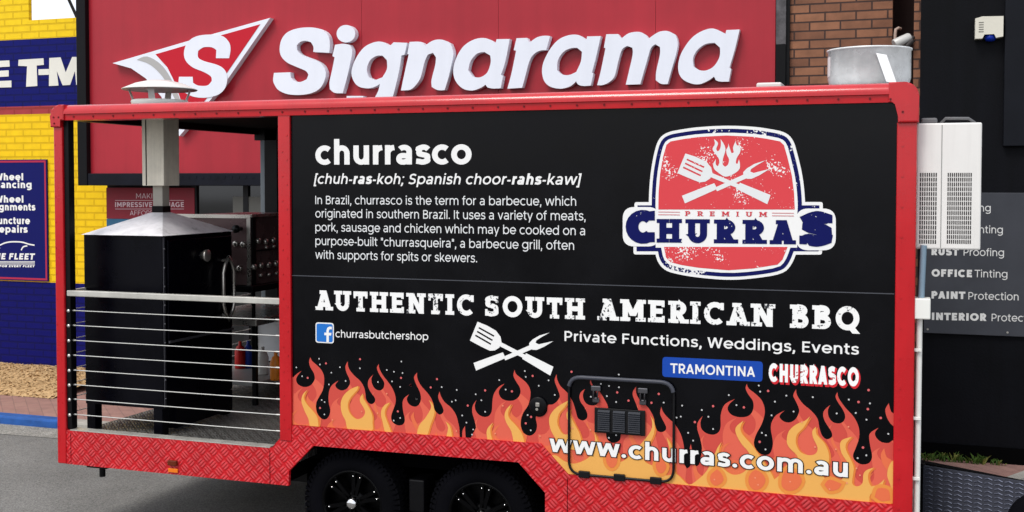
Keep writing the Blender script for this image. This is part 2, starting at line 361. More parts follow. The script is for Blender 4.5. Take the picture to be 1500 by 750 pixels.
# ------------------------------------------------------------------ materials
def lin(c): return tuple(((x/255)/12.92 if x/255 <= .04045 else ((x/255+.055)/1.055)**2.4) for x in c)
MATS = {}
def mat(name, rgb, rough=.6, metal=0., vary=.0, vscale=3., bump=0., bscale=60., coat=0., spec=.22, srgb=True, wear=None, speck=0., streak=0.):
    if name in MATS: return MATS[name]
    m = bpy.data.materials.new(name); m.use_nodes = True; nt = m.node_tree; N = nt.nodes; Lk = nt.links
    p = N['Principled BSDF']; c = lin(rgb) if srgb else rgb
    p.inputs['Base Color'].default_value = (*c, 1); p.inputs['Roughness'].default_value = rough; p.inputs['Metallic'].default_value = metal
    p.inputs['Specular IOR Level'].default_value = spec
    if coat: p.inputs['Coat Weight'].default_value = coat; p.inputs['Coat Roughness'].default_value = .12
    tc = N.new('ShaderNodeTexCoord')
    if vary:
        n = N.new('ShaderNodeTexNoise'); n.inputs['Scale'].default_value = vscale; n.inputs['Detail'].default_value = 5; n.inputs['Roughness'].default_value = .62
        Lk.new(tc.outputs['Object'], n.inputs['Vector'])
        mr = N.new('ShaderNodeMapRange'); mr.inputs['From Min'].default_value = .3; mr.inputs['From Max'].default_value = .7
        mr.inputs['To Min'].default_value = 1-vary; mr.inputs['To Max'].default_value = 1+vary; Lk.new(n.outputs['Fac'], mr.inputs['Value'])
        mx = N.new('ShaderNodeMix'); mx.data_type = 'RGBA'; mx.blend_type = 'MULTIPLY'; mx.inputs['Factor'].default_value = 1
        mx.inputs['A'].default_value = (*c, 1); Lk.new(mr.outputs['Result'], mx.inputs['B']); Lk.new(mx.outputs['Result'], p.inputs['Base Color'])
        mr2 = N.new('ShaderNodeMapRange'); mr2.inputs['From Min'].default_value = .3; mr2.inputs['From Max'].default_value = .7
        mr2.inputs['To Min'].default_value = max(0.03, rough-.1); mr2.inputs['To Max'].default_value = min(1, rough+.1)
        Lk.new(n.outputs['Fac'], mr2.inputs['Value']); Lk.new(mr2.outputs['Result'], p.inputs['Roughness'])
    if bump:
        n2 = N.new('ShaderNodeTexNoise'); n2.inputs['Scale'].default_value = bscale; n2.inputs['Detail'].default_value = 4
        Lk.new(tc.outputs['Object'], n2.inputs['Vector'])
        b = N.new('ShaderNodeBump'); b.inputs['Strength'].default_value = bump; b.inputs['Distance'].default_value = .01
        Lk.new(n2.outputs['Fac'], b.inputs['Height']); Lk.new(b.outputs['Normal'], p.inputs['Normal'])
    if streak:                                # rain streaks and grime running down
        mp = N.new('ShaderNodeMapping'); mp.inputs['Scale'].default_value = (9, 9, .55); Lk.new(tc.outputs['Object'], mp.inputs['Vector'])
        n5 = N.new('ShaderNodeTexNoise'); n5.inputs['Scale'].default_value = 1; n5.inputs['Detail'].default_value = 6; n5.inputs['Roughness'].default_value = .65; Lk.new(mp.outputs[0], n5.inputs['Vector'])
        m5 = N.new('ShaderNodeMapRange'); m5.inputs['From Min'].default_value = .42; m5.inputs['From Max'].default_value = .75; m5.inputs['To Min'].default_value = 1; m5.inputs['To Max'].default_value = 1-streak
        Lk.new(n5.outputs['Fac'], m5.inputs['Value']); x5 = N.new('ShaderNodeMix'); x5.data_type = 'RGBA'; x5.blend_type = 'MULTIPLY'; x5.inputs['Factor'].default_value = 1
        if vary: Lk.new(mx.outputs['Result'], x5.inputs['A'])
        else: x5.inputs['A'].default_value = (*c, 1)
        Lk.new(m5.outputs['Result'], x5.inputs['B']); Lk.new(x5.outputs['Result'], p.inputs['Base Color'])
    if speck:                                 # fine stones: a second, finer variation of the colour
        n4 = N.new('ShaderNodeTexVoronoi'); n4.inputs['Scale'].default_value = 130; Lk.new(tc.outputs['Object'], n4.inputs['Vector'])
        sv = N.new('ShaderNodeSeparateColor'); Lk.new(n4.outputs['Color'], sv.inputs[0])
        m4 = N.new('ShaderNodeMapRange'); m4.inputs['To Min'].default_value = 1-speck; m4.inputs['To Max'].default_value = 1+speck; Lk.new(sv.outputs[0], m4.inputs['Value'])
        x4 = N.new('ShaderNodeMix'); x4.data_type = 'RGBA'; x4.blend_type = 'MULTIPLY'; x4.inputs['Factor'].default_value = 1
        Lk.new(mx.outputs['Result'], x4.inputs['A']); Lk.new(m4.outputs['Result'], x4.inputs['B']); Lk.new(x4.outputs['Result'], p.inputs['Base Color'])
    if wear:                                  # worn print: (other colour, fine scale, coarse scale, low, high)
        oc, fs, cs, lo, hi = wear
        a = N.new('ShaderNodeTexNoise'); a.inputs['Scale'].default_value = fs; a.inputs['Detail'].default_value = 2
        g = N.new('ShaderNodeTexNoise'); g.inputs['Scale'].default_value = cs; g.inputs['Detail'].default_value = 1
        Lk.new(tc.outputs['Object'], a.inputs['Vector']); Lk.new(tc.outputs['Object'], g.inputs['Vector'])
        ad = N.new('ShaderNodeMath'); ad.operation = 'ADD'; Lk.new(a.outputs['Fac'], ad.inputs[0]); Lk.new(g.outputs['Fac'], ad.inputs[1])
        rr = N.new('ShaderNodeMapRange'); rr.inputs['From Min'].default_value = lo; rr.inputs['From Max'].default_value = hi
        Lk.new(ad.outputs[0], rr.inputs['Value'])
        mx = N.new('ShaderNodeMix'); mx.data_type = 'RGBA'; mx.inputs['A'].default_value = (*c, 1); mx.inputs['B'].default_value = (*lin(oc), 1)
        Lk.new(rr.outputs['Result'], mx.inputs['Factor']); Lk.new(mx.outputs['Result'], p.inputs['Base Color'])
    MATS[name] = m; return m

def xz_vector(nt, rot=0.0, axes='xz', scale=1.0):
    N = nt.nodes; Lk = nt.links
    tc = N.new('ShaderNodeTexCoord'); sp = N.new('ShaderNodeSeparateXYZ'); cb = N.new('ShaderNodeCombineXYZ'); mp = N.new('ShaderNodeMapping')
    Lk.new(tc.outputs['Object'], sp.inputs[0])
    for i, a in enumerate(axes): Lk.new(sp.outputs['xyz'.index(a)], cb.inputs[i])
    mp.inputs['Rotation'].default_value[2] = rot; mp.inputs['Scale'].default_value = (scale,)*3
    Lk.new(cb.outputs[0], mp.inputs['Vector']); return mp.outputs[0], tc, sp
def brick_mat(name, c1, c2, mortar, bw=.24, rh=.086, ms=.01, rough=.8, bands=None, axes='xz', rot=0, bumpd=.006, vary=.18, gloss=.5, msm=.1):
    m = bpy.data.materials.new(name); m.use_nodes = True; nt = m.node_tree; N = nt.nodes; Lk = nt.links; p = N['Principled BSDF']
    v, tc, sp = xz_vector(nt, rot, axes)
    b = N.new('ShaderNodeTexBrick'); b.inputs['Scale'].default_value = 1; b.inputs['Brick Width'].default_value = bw; b.inputs['Row Height'].default_value = rh
    b.inputs['Mortar Size'].default_value = ms; b.inputs['Mortar Smooth'].default_value = msm; b.inputs['Bias'].default_value = 0
    b.inputs['Color1'].default_value = (*lin(c1), 1); b.inputs['Color2'].default_value = (*lin(c2), 1); b.inputs['Mortar'].default_value = (*lin(mortar), 1)
    Lk.new(v, b.inputs['Vector']); col = b.outputs['Color']
    if bands:                               # paint bands by height: [(z below which, colour)], mortar a shade darker
        rp = N.new('ShaderNodeValToRGB'); rp.color_ramp.interpolation = 'CONSTANT'; z0, z1 = bands[0][0], bands[-1][0]
        mr = N.new('ShaderNodeMapRange'); mr.inputs['From Min'].default_value = z0; mr.inputs['From Max'].default_value = z1; Lk.new(sp.outputs[2], mr.inputs['Value'])
        el = rp.color_ramp.elements
        while len(el) < len(bands): el.new(.5)
        for e, (z, c) in zip(el, bands): e.position = (z-z0)/(z1-z0); e.color = (*lin(c), 1)
        Lk.new(mr.outputs[0], rp.inputs[0])
        dk = N.new('ShaderNodeMix'); dk.data_type = 'RGBA'; dk.blend_type = 'MULTIPLY'; dk.inputs['B'].default_value = (.80, .76, .66, 1)
        Lk.new(rp.outputs[0], dk.inputs['A']); Lk.new(b.outputs['Fac'], dk.inputs['Factor']); col = dk.outputs['Result']
    n = N.new('ShaderNodeTexNoise'); n.inputs['Scale'].default_value = 9; n.inputs['Detail'].default_value = 6; Lk.new(tc.outputs['Object'], n.inputs['Vector'])
    mr = N.new('ShaderNodeMapRange'); mr.inputs['From Min'].default_value = .3; mr.inputs['From Max'].default_value = .7
    mr.inputs['To Min'].default_value = 1-vary; mr.inputs['To Max'].default_value = 1+vary; Lk.new(n.outputs['Fac'], mr.inputs['Value'])
    mx = N.new('ShaderNodeMix'); mx.data_type = 'RGBA'; mx.blend_type = 'MULTIPLY'; mx.inputs['Factor'].default_value = 1
    Lk.new(col, mx.inputs['A']); Lk.new(mr.outputs[0], mx.inputs['B']); Lk.new(mx.outputs['Result'], p.inputs['Base Color'])
    p.inputs['Roughness'].default_value = rough; p.inputs['Specular IOR Level'].default_value = gloss
    inv = N.new('ShaderNodeMath'); inv.operation = 'SUBTRACT'; inv.inputs[0].default_value = 1; Lk.new(b.outputs['Fac'], inv.inputs[1])
    ad = N.new('ShaderNodeMath'); ad.operation = 'MULTIPLY_ADD'; n3 = N.new('ShaderNodeTexNoise'); n3.inputs['Scale'].default_value = 70
    Lk.new(tc.outputs['Object'], n3.inputs['Vector']); Lk.new(n3.outputs['Fac'], ad.inputs[0]); ad.inputs[1].default_value = .3; Lk.new(inv.outputs[0], ad.inputs[2])
    bp = N.new('ShaderNodeBump'); bp.inputs['Distance'].default_value = bumpd; bp.inputs['Strength'].default_value = .8
    Lk.new(ad.outputs[0], bp.inputs['Height']); Lk.new(bp.outputs[0], p.inputs['Normal'])
    return m
def tread_mat(name, rgb, rough, metal, cell=.045, axes='xz', bars=3, spec=.5, dist=.004, lift=.0):
    """checker plate: groups of raised bars turned by 90 degrees in alternate cells"""
    m = bpy.data.materials.new(name); m.use_nodes = True; nt = m.node_tree; N = nt.nodes; Lk = nt.links; p = N['Principled BSDF']
    p.inputs['Roughness'].default_value = rough; p.inputs['Metallic'].default_value = metal; p.inputs['Specular IOR Level'].default_value = spec
    v, tc, sp = xz_vector(nt, R(45), axes, 1/cell)
    s = N.new('ShaderNodeSeparateXYZ'); Lk.new(v, s.inputs[0])
    ck = N.new('ShaderNodeTexChecker'); ck.inputs['Scale'].default_value = 1; Lk.new(v, ck.inputs['Vector'])
    def mth(op, a, b=None):
        q = N.new('ShaderNodeMath'); q.operation = op
        for i, x in enumerate((a, b)):
            if x is None: continue
            if isinstance(x, (int, float)): q.inputs[i].default_value = x
            else: Lk.new(x, q.inputs[i])
        return q.outputs[0]
    def wave(a): return mth('ABSOLUTE', mth('SINE', mth('MULTIPLY', a, math.pi*bars)))
    def win(a): return mth('ABSOLUTE', mth('SINE', mth('MULTIPLY', a, math.pi)))
    mx = N.new('ShaderNodeMix'); mx.data_type = 'FLOAT'; Lk.new(ck.outputs['Fac'], mx.inputs['Factor'])
    Lk.new(mth('MULTIPLY', wave(s.outputs[0]), mth('POWER', win(s.outputs[1]), .4)), mx.inputs['A'])
    Lk.new(mth('MULTIPLY', wave(s.outputs[1]), mth('POWER', win(s.outputs[0]), .4)), mx.inputs['B'])
    hgt = mth('MULTIPLY', mx.outputs['Result'], mth('MINIMUM', 1, mth('MULTIPLY', mth('MULTIPLY', win(s.outputs[0]), win(s.outputs[1])), 2.2)))
    bp = N.new('ShaderNodeBump'); bp.inputs['Distance'].default_value = dist; bp.inputs['Strength'].default_value = 1; Lk.new(hgt, bp.inputs['Height'])
    n = N.new('ShaderNodeTexNoise'); n.inputs['Scale'].default_value = 4; n.inputs['Detail'].default_value = 6; Lk.new(tc.outputs['Object'], n.inputs['Vector'])
    mr = N.new('ShaderNodeMapRange'); mr.inputs['From Min'].default_value = .3; mr.inputs['From Max'].default_value = .7; mr.inputs['To Min'].default_value = .86; mr.inputs['To Max'].default_value = 1.14
    Lk.new(n.outputs['Fac'], mr.inputs['Value']); c = N.new('ShaderNodeMix'); c.data_type = 'RGBA'; c.blend_type = 'MULTIPLY'; c.inputs['Factor'].default_value = 1
    wr = N.new('ShaderNodeMix'); wr.data_type = 'RGBA'; wr.inputs['A'].default_value = (*lin(rgb), 1)
    wr.inputs['B'].default_value = (*[min(1, x+lift) for x in lin(rgb)], 1)                       # bar tops paler, their reflections put into the colour
    Lk.new(mth('POWER', hgt, 2), wr.inputs['Factor']); Lk.new(wr.outputs['Result'], c.inputs['A'])
    Lk.new(mr.outputs[0], c.inputs['B']); Lk.new(c.outputs['Result'], p.inputs['Base Color'])
    Lk.new(bp.outputs[0], p.inputs['Normal']); return m

M_RED = mat('red_paint', (182, 12, 24), .30, vary=.08, vscale=5, coat=.7, streak=.12, bump=.03, bscale=12)
M_SKIRT = tread_mat('red_checker_plate', (184, 8, 22), .34, 0, .060, bars=3, lift=.035)
M_DECK = tread_mat('deck_checker_plate', (80, 79, 76), .4, .25, .06, 'xy', dist=.007, lift=.12)
M_BLACKP = mat('black_wrap', (4, 4, 7), .22, vary=.3, vscale=2.2, spec=.17, bump=.06, bscale=3)
M_BLACK = mat('black_steel', (7, 7, 9), .4, vary=.15, bump=.05, bscale=120, spec=.16)
M_DARK = mat('dark_void', (3, 3, 4), .9, spec=.05)
M_WHITE = mat('white_vinyl', (228, 228, 226), .5)
M_GREYV = mat('soft_white_vinyl', (216, 218, 218), .5)
M_ALU = mat('brushed_aluminium', (196, 194, 186), .42, .55, vary=.1, vscale=8, bump=.05, bscale=90)
M_STEEL = mat('stainless_steel', (190, 186, 178), .3, .85, vary=.12, vscale=6)
M_CHROME = mat('chrome', (225, 225, 225), .12, 1)
M_WIRE = mat('wire_rope', (205, 205, 200), .35, .6)
M_GALV = mat('galvanised_steel', (232, 234, 234), .26, .12, streak=.2, vary=.16, vscale=7, bump=.08, bscale=30)
M_PVC = mat('white_pvc', (222, 222, 216), .45, vary=.05)

# ------------------------------------------------------------------ the setting
M_ASPH = mat('asphalt', (116, 115, 112), .9, vary=.2, vscale=1.3, bump=.6, bscale=160, speck=.35)
MB().add([(-150,-120,0),(150,-120,0),(150,200,0),(-150,200,0)], [(0,1,2,3)]).build('asphalt_road', M_ASPH)['kind'] = 'structure'
KY = 2.42
M_PAVE = brick_mat('clay_pavers', (150, 114, 104), (140, 104, 96), (128, 98, 90), .23, .115, .004, .85, axes='xy', rot=R(45), bumpd=.0012, vary=.12)
mb = MB(); fp = [(-40, KY+.15), (5.72, KY+.15), (5.98, 3.0), (6.38, 3.7), (6.38, 5.2), (-40, 5.2)]
mb.add([(x, y, z) for z in (.07, -.05) for x, y in fp], [(0, 1, 2, 3, 4, 5)]+[(i, i+6, (i+1) % 6+6, (i+1) % 6) for i in range(6)]); o = mb.build('brick_footpath', M_PAVE); o['kind'] = 'structure'
M_CONC = mat('concrete', (158, 154, 146), .85, vary=.15, vscale=6, bump=.2, bscale=80)
M_BLUEK = mat('blue_kerb_paint', (40, 84, 150), .7, vary=.25, vscale=9, bump=.15, bscale=60)
mb = MB(); mb.box((-40, KY, -.05), (-2.12, KY+.15, .08), .02); mb.cur = 1; mb.box((-2.12, KY, -.05), (5.70, KY+.15, .078), .02)
for (a0, b0), (a1, b1) in (((5.70, KY+.02), (5.98, 3.0)), ((5.98, 3.0), (6.38, 3.7))):
    dd = Vector((a1-a0, b1-b0, 0)); nn = Vector((dd.y, -dd.x, 0)).normalized()*.05
    mb.obox(Vector(((a0+a1)/2, (b0+b1)/2, .015))+nn, dd*.5, nn, (0, 0, .062))
mb.build('kerb', [M_BLUEK, M_CONC])['kind'] = 'structure'
er = random.Random(5); ep = [(-40, KY-.002)]+[(-40+i*.5, KY-.34+er.uniform(-.05, .05)) for i in range(92)]+[(5.7, KY-.002)]
vs_, tr_0 = union([ep]); MB().add([(x, y, .004) for x, y in vs_], tr_0).build('road_edge', mat('old_asphalt', (138, 136, 130), .95, vary=.25, vscale=4, bump=.8, bscale=120, speck=.5))['kind'] = 'structure'
# wood chip bed in front of the yellow wall
rnd = random.Random(3)
M_CHIP = mat('tan_gravel', (188, 156, 114), .95, vary=.3, vscale=30, bump=.9, bscale=110)
mb = MB(); nx, ny = 70, 26; x0, x1, y0, y1 = -14, -2.95, 3.31, 4.66; vs = []
for j in range(ny+1):
    for i in range(nx+1):
        x = x0+(x1-x0)*i/nx; y = y0+(y1-y0)*j/ny; e = min(1, j/3)
        vs.append((x, y+(.03*noise.noise((x*4, y*4, 0)) if 0 < j < ny else 0), .074+e*(.03+.05*j/ny+.025*noise.noise((x*2.5, y*2.5, 1)))))
mb.add(vs, [(j*(nx+1)+i, j*(nx+1)+i+1, (j+1)*(nx+1)+i+1, (j+1)*(nx+1)+i) for j in range(ny) for i in range(nx)], True)
for k in range(5200):
    x = rnd.uniform(-7, -2.97); y = 3.29+1.35*rnd.random(); z = .08+min(1, (y-3.31)/.18)*(.03+.05*(y-y0)/(y1-y0)+.025*noise.noise((x*2.5, y*2.5, 1))); a = rnd.uniform(0, 6.3); r = rnd.uniform(.008, .026)
    d1 = Vector((math.cos(a), math.sin(a), rnd.uniform(-.5, .5)))*r; d2 = Vector((-math.sin(a), math.cos(a), rnd.uniform(-.5, .5)))*r*rnd.uniform(.3, .8); c = Vector((x, y, z))
    mb.add([c-d1, c+d2, c+d1, c-d2+Vector((0, 0, .006))], [(0, 1, 2, 3)])
mb.build('gravel_bed', M_CHIP)['kind'] = 'structure'

# --- yellow and blue painted brick building
YW = 4.65
M_YB = brick_mat('painted_brick', (200, 200, 200), (200, 200, 200), (200, 200, 200), .25, .081, .010, .55, bands=[
    (0.0, (2, 4, 92)), (uv(90, 415, YW)[1], (236, 194, 22)), (uv(40, 167.5, YW)[1], (158, 60, 62)), (uv(40, 156.5, YW)[1], (2, 8, 96)), (uv(60, 59.5, YW)[1], (236, 198, 28)), (8.0, (236, 198, 28))], bumpd=.006, vary=.07, gloss=.15)
tyre = thing('tyre_shop_building', 'yellow and navy painted brick building with white letters on its blue band', 'building', (-8, YW+2, 0))
mb = MB(); yz_ = uv(115, 25.5, YW)[1]; yx_ = uv(42, 15, YW)[0]; mb.prism([(-22, 0), (-2.85, 0), (-2.85, yz_), (-22, yz_)], YW, YW+4); mb.box((-22, YW, yz_), (yx_, YW+.05, yz_+.55))
mb.build('wall', M_YB, tyre)
E_ = [(-9,89.6),(14,88.5),(14.5,97.6),(-6,98.6),(-6,104),(13,103),(13,112),(-6,113),(-6,119),(17,118),(17,127.8),(-22,129),(-22,90)]
T_ = [(27,96.5),(27.5,87.6),(64,85.4),(64.5,95),(54,96),(55,126),(38.5,127),(40,97)]
H_ = [(56.5,101.5),(72,101),(72,109.5),(56.8,110)]
Mm = [(72.5,85),(89,84),(96.5,106),(106,83.5),(128,83),(130,124),(112,124.3),(110,104),(103,124.5),(92,125),(83.5,104),(86,125.3),(72,126)]
mb = MB()
for P in (E_, T_, H_, Mm): mb.prism([uv(x, y, YW) for x, y in P], YW-.004, YW-.0005)
mb.build('lettering', mat('white_wall_paint', (222, 220, 210), .7, vary=.05), tyre)

# --- tyre poster
M_NAVY = mat('navy_poster', (8, 14, 90), .55, vary=.06, spec=.15)
pst = thing('wall_poster', 'navy poster of wheel and puncture services with thin red border on the yellow brick wall', 'poster', (-4.4, YW, 1.14))
def rect_px(x0, y0, x1, y1, yp):
    a = uv(x0, y0, yp); b = uv(x1, y1, yp); return a, b
a, b = uv(-70, 233, YW)[0], uv(70, 233, YW)[0]; zt, zb = uv(70, 233.5, YW)[1], uv(70, 412, YW)[1]
MB().box((a, YW-.02, zb), (b, YW-.002, zt)).build('board', M_NAVY, pst)
mb = MB(); t = .022; q = .012
mb.box((a+q, YW-.0225, zt-q-t), (b-q, YW-.0205, zt-q)); mb.box((a+q, YW-.0225, zb+q), (b-q, YW-.0205, zb+q+t)); mb.box((b-q-t, YW-.0225, zb+q+t), (b-q, YW-.0205, zt-q-t)); mb.box((a+q, YW-.0225, zb+q+t), (a+q+t, YW-.0205, zt-q-t))
mb.build('border', mat('poster_red', (170, 40, 70), .6), pst)
for t_, l, r_, y in (('Wheel', -6, 36, 264), ('Balancing', -17, 49, 275.3), ('Wheel', -6, 36.3, 296.6), ('Alignments', -15, 54, 308), ('Puncture', -8, 46, 328), ('Repairs', -7, 42.6, 340.5)):
    mb = MB(); text_mesh(mb, (t_, .235), (l, y), (r_, y+.3), 10, YW, .022); mb.build('text_line', M_WHITE, pst)
mb = MB(); text_mesh(mb, ('ONE FLEET', .24), (-17, 379.6), (52, 380.2), 9, YW, .022, slant=.2)
text_mesh(mb, ('ONE TYRE FOR EVERY FLEET', .26), (-30, 391), (52.5, 391.3), 3, YW, .022, slant=.2)
for y in (382.4, 384.3, 386.2): mb.prism([uv(-28, y, YW), uv(53, y, YW), uv(53, y+.9, YW), uv(-28, y+.9, YW)], YW-.022, YW-.021)
for pts in ([(-30, 366), (-14, 362), (0, 359.5), (10, 355.5), (20, 354), (34, 354.6), (44, 357.5), (52.5, 359)], [(33, 366.5), (36, 361.5), (42, 360)], [(-26, 367), (-20, 362.5), (-8, 361.5), (2, 363.5)]):
    P = catmull([uv(x, y, YW) for x, y in pts], 4)
    for qd in stroke_quads(P, .008, 0): mb.prism(qd, YW-.022, YW-.0215)
mb.build('logo', M_WHITE, pst)

# overhead cable left of the sign
mb = MB(); p0 = on(92, -20, 1, 7.0); p1 = on(112.5, 25, 1, 7.0); d = p1-p0
mb.tube([p0-d*2.2, p0-d, p0, p1, p1+d*.6], .022, 8); tag(mb.build('overhead_cable', M_BLACK, None, True), 'thin black overhead cable slanting across the white sky above the yellow wall', 'cable')

# --- sign shop: shop front, big red sign
SY = 3.95
shop = thing('sign_shop_front', 'shop front under the big red sign with dark window', 'building', (.5, 4.6, 0))
M_SHOPW = mat('dark_shop_wall', (40, 38, 38), .7, vary=.2)
wx_ = uv(155.6, 300, 4.22)[0]; MB().box((wx_, 4.24, 0), (4.2, 8, 5.6)).build('wall', M_SHOPW, shop)
xa, xb = uv(286, 300, 4.2)[0], 3.9
mb = MB(); mb.box((xa, 4.205, .45), (xb, 4.23, 2.26)); mb.build('window_glass', mat('dark_glass', (12, 13, 14), .06, spec=.7), shop)
mb = MB()
for x in (xa, -1.2, .2, 1.5, 2.7, xb): mb.box((x-.03, 4.18, .4), (x+.03, 4.232, 2.28))
mb.box((xa, 4.182, .36), (xb, 4.2321, .42)); mb.build('window_frame', mat('dark_frame', (30, 30, 32), .5), shop)
mb = MB(); a, b = uv(341, 288, 4.19), uv(378, 322, 4.19); mb.box((a[0], 4.19, b[1]), (b[0]+.4, 4.2, a[1])); mb.build('window_sticker', mat('grey_film', (112, 112, 106), .6, vary=.1), shop)  # grey sheet painted in for a reflection on the dark glass
mb = MB(); mb.box((wx_-.1, 4.0, 2.27), (4.15, 4.239, 2.4)); mb.build('soffit', M_DARK, shop)

sign = thing('red_shop_sign', 'huge red shop sign with raised white lettering and triangular emblem in a black frame', 'sign', (0, SY, 2.3))
M_SIGN = mat('sign_red', (162, 36, 48), .42, vary=.10, vscale=1.1, bump=.10, bscale=2.2, coat=.15, streak=.10)
zs0 = uv(131, 254, SY)[1]; xs0 = uv(131, 100, SY)[0]; xs1 = uv(1136, 60, SY)[0]
mb = MB(); ed = [xs0, uv(530, 100, SY)[0], uv(730, 100, SY)[0], uv(960, 100, SY)[0], xs1]
for a, b in zip(ed[:-1], ed[1:]): mb.box((a+.0015, SY, zs0), (b-.0015, SY+.05, 5.4), 0)
mb.build('panel', M_SIGN, sign)
mb = MB(); mb.box((uv(117.5, 100, SY)[0], SY-.06, zs0-.13), (xs0, SY+.1, 5.5), .006); mb.build('side_frame', mat('frame_black', (10, 10, 13), .5, spec=.15, vary=.2, bump=.1, bscale=40), sign)
mb = MB(); mb.box((xs0, SY-.05, zs0-.13), (xs1, SY+.1, zs0-.002), .006)
for i in range(60): mb.box((-1.8+i*.085, SY-.053, zs0-.06), (-1.77+i*.085, SY-.0505, zs0-.03))
mb.build('bottom_frame', mat('frame_navy', (14, 16, 26), .5, spec=.15, vary=.3, bump=.1, bscale=40), sign)
mb = MB(); xp0, xp1 = uv(1137, 60, SY)[0], uv(1156.5, 60, SY)[0]; zz = uv(1145, 65, SY)[1]
mb.box((xp0, SY-.02, zz), (xp1-.03, SY+.12, 5.5)); mb.build('weathered_post', mat('weathered_grey', (84, 82, 84), .8, vary=.4, vscale=14, bump=.3, bscale=50), sign)
mb = MB(); mb.box((xp0, SY-.018, 0.1), (xp1-.03, SY+.12, zz-.002)); mb.box((xp1-.029, SY+.01, .1), (xp1, SY+.12, 5.5)); mb.build('post', M_BLACK, sign)
# raised letters
def zA(x, y): return (400+x/3.75, y/3.75)
def zB(x, y): return (780+x/3.75, y/3.75)
LET = [
 ([zA(*p) for p in [(308,290),(220,285),(222,258),(208,232),(180,224),(150,230),(130,250),(132,275),(155,300),(220,325),(265,350),(288,390),(286,430),(262,480),(215,510),(150,521),(80,517),(30,495),(8,465),(0,440),(5,400),(95,397),(97,425),(115,445),(150,450),(185,435),(194,410),(180,390),(140,372),(80,345),(45,310),(36,270),(45,220),(75,180),(130,157),(200,150),(260,160),(300,190),(312,240)]], None),
 ([zA(400+51*math.cos(t), 185+48*math.sin(t)) for t in [i*math.pi/9 for i in range(18)]], None),
 ([zA(*p) for p in [(340,246),(385,240),(420,246),(435,280),(425,340),(405,430),(382,512),(338,510),(312,490),(310,450),(325,380),(338,315),(326,308)]], None),
 ([zA(*p) for p in [(737,235),(662,232),(642,252),(600,230),(555,232),(500,260),(455,320),(431,390),(440,440),(470,475),(520,485),(560,476),(587,460),(577,500),(556,540),(530,575),(500,580),(495,527),(405,527),(398,600),(420,670),(500,700),(580,680),(630,620),(658,530),(690,400),(705,305),(722,300)]], [zA(*p) for p in [(600,305),(625,330),(625,380),(600,425),(560,440),(527,425),(515,385),(530,335),(565,308)]]),
 ([zA(*p) for p in [(750,230),(812,230),(835,250),(880,222),(930,218),(975,240),(990,285),(985,330),(965,420),(942,495),(905,495),(872,478),(870,440),(890,360),(895,315),(878,290),(850,300),(832,340),(812,420),(790,460),(755,492),(702,497),(718,420),(745,298),(737,296)]], None),
 ([zA(*p) for p in [(1300,214),(1228,215),(1222,236),(1170,210),(1110,215),(1050,250),(1010,310),(990,380),(1000,440),(1040,485),(1090,497),(1135,485),(1167,465),(1177,480),(1205,486),(1250,485),(1263,418),(1252,410),(1275,340)]], [zA(*p) for p in [(1160,285),(1193,305),(1195,345),(1175,400),(1135,425),(1095,420),(1072,385),(1085,335),(1120,295)]]),
 ([zA(*p) for p in [(1337,210),(1395,208),(1408,234),(1450,205),(1490,196),(1522,198),(1500,275),(1460,280),(1425,305),(1405,345),(1385,420),(1368,482),(1287,487),(1310,400),(1335,278),(1322,275)]], None),
 ([zB(*p) for p in [(375,198),(300,200),(296,218),(255,193),(200,193),(140,220),(90,280),(55,360),(58,430),(90,472),(150,487),(205,475),(240,447),(250,463),(275,472),(320,470),(334,405),(326,398),(345,330)]], [zB(*p) for p in [(245,262),(272,285),(265,340),(240,395),(200,412),(160,408),(135,385),(140,330),(170,285),(210,265)]]),
 ([zB(*p) for p in [(405,188),(470,187),(488,212),(530,182),(585,175),(620,190),(638,212),(690,177),(740,170),(785,190),(798,230),(790,290),(765,380),(742,462),(705,460),(677,440),(680,390),(700,300),(700,258),(675,243),(650,265),(630,330),(592,463),(512,465),(530,390),(550,300),(548,262),(520,252),(490,275),(468,350),(450,420),(420,452),(385,467),(355,468),(375,390),(401,264),(392,262)]], None),
 ([zB(*p) for p in [(1138,162),(1065,165),(1060,185),(1000,158),(950,163),(890,195),(845,245),(810,310),(800,380),(820,430),(870,458),(920,462),(970,440),(997,420),(1007,440),(1030,448),(1078,448),(1092,378),(1082,372),(1112,270)]], [zB(*p) for p in [(1000,235),(1030,262),(1028,310),(1000,360),(960,385),(920,386),(885,365),(882,320),(905,275),(950,242)]]),
]
M_LET = mat('white_acrylic', (224, 227, 236), .4, vary=.03, vscale=2, streak=.035)
LF = SY-.075
def letter_poly(P, H):
    vs, tr = union([smooth(P, 4, 40)]+([smooth(H, 4, 40)] if H else []), keep=(lambda s: 1 not in s) if H else None); return vs, tr
for P, Hh in LET:
    P = [uv(x, y, LF) for x, y in P]; Hh = [uv(x, y, LF) for x, y in Hh] if Hh else None
    vs, tr = letter_poly(P, Hh); mb = MB(); mb.ext(vs, tr, LF, SY-.004); centre_part(mb.build('raised_letter', M_LET, sign))
def zE(x, y): return uv(x/3.75, y/3.75, LF)
mb = MB(); tri = [zE(*p) for p in [(618,347),(1050,220),(1484,98),(1240,450),(985,748),(940,640),(885,530),(800,430),(720,375)]]
vs, tr = union([tri]); mb.ext(vs, tr, LF, SY-.004); emb = mb.build('emblem', M_LET, sign)
mb = MB(); vs, tr = union([[zE(*p) for p in [(855,298),(1140,215),(1430,133),(1220,440),(1020,680),(1010,600),(965,460),(920,370)]]]); mb.ext(vs, tr, LF-.003, LF-.0005); mb.build('red_field', mat('emblem_red', (186, 20, 40), .4), emb)
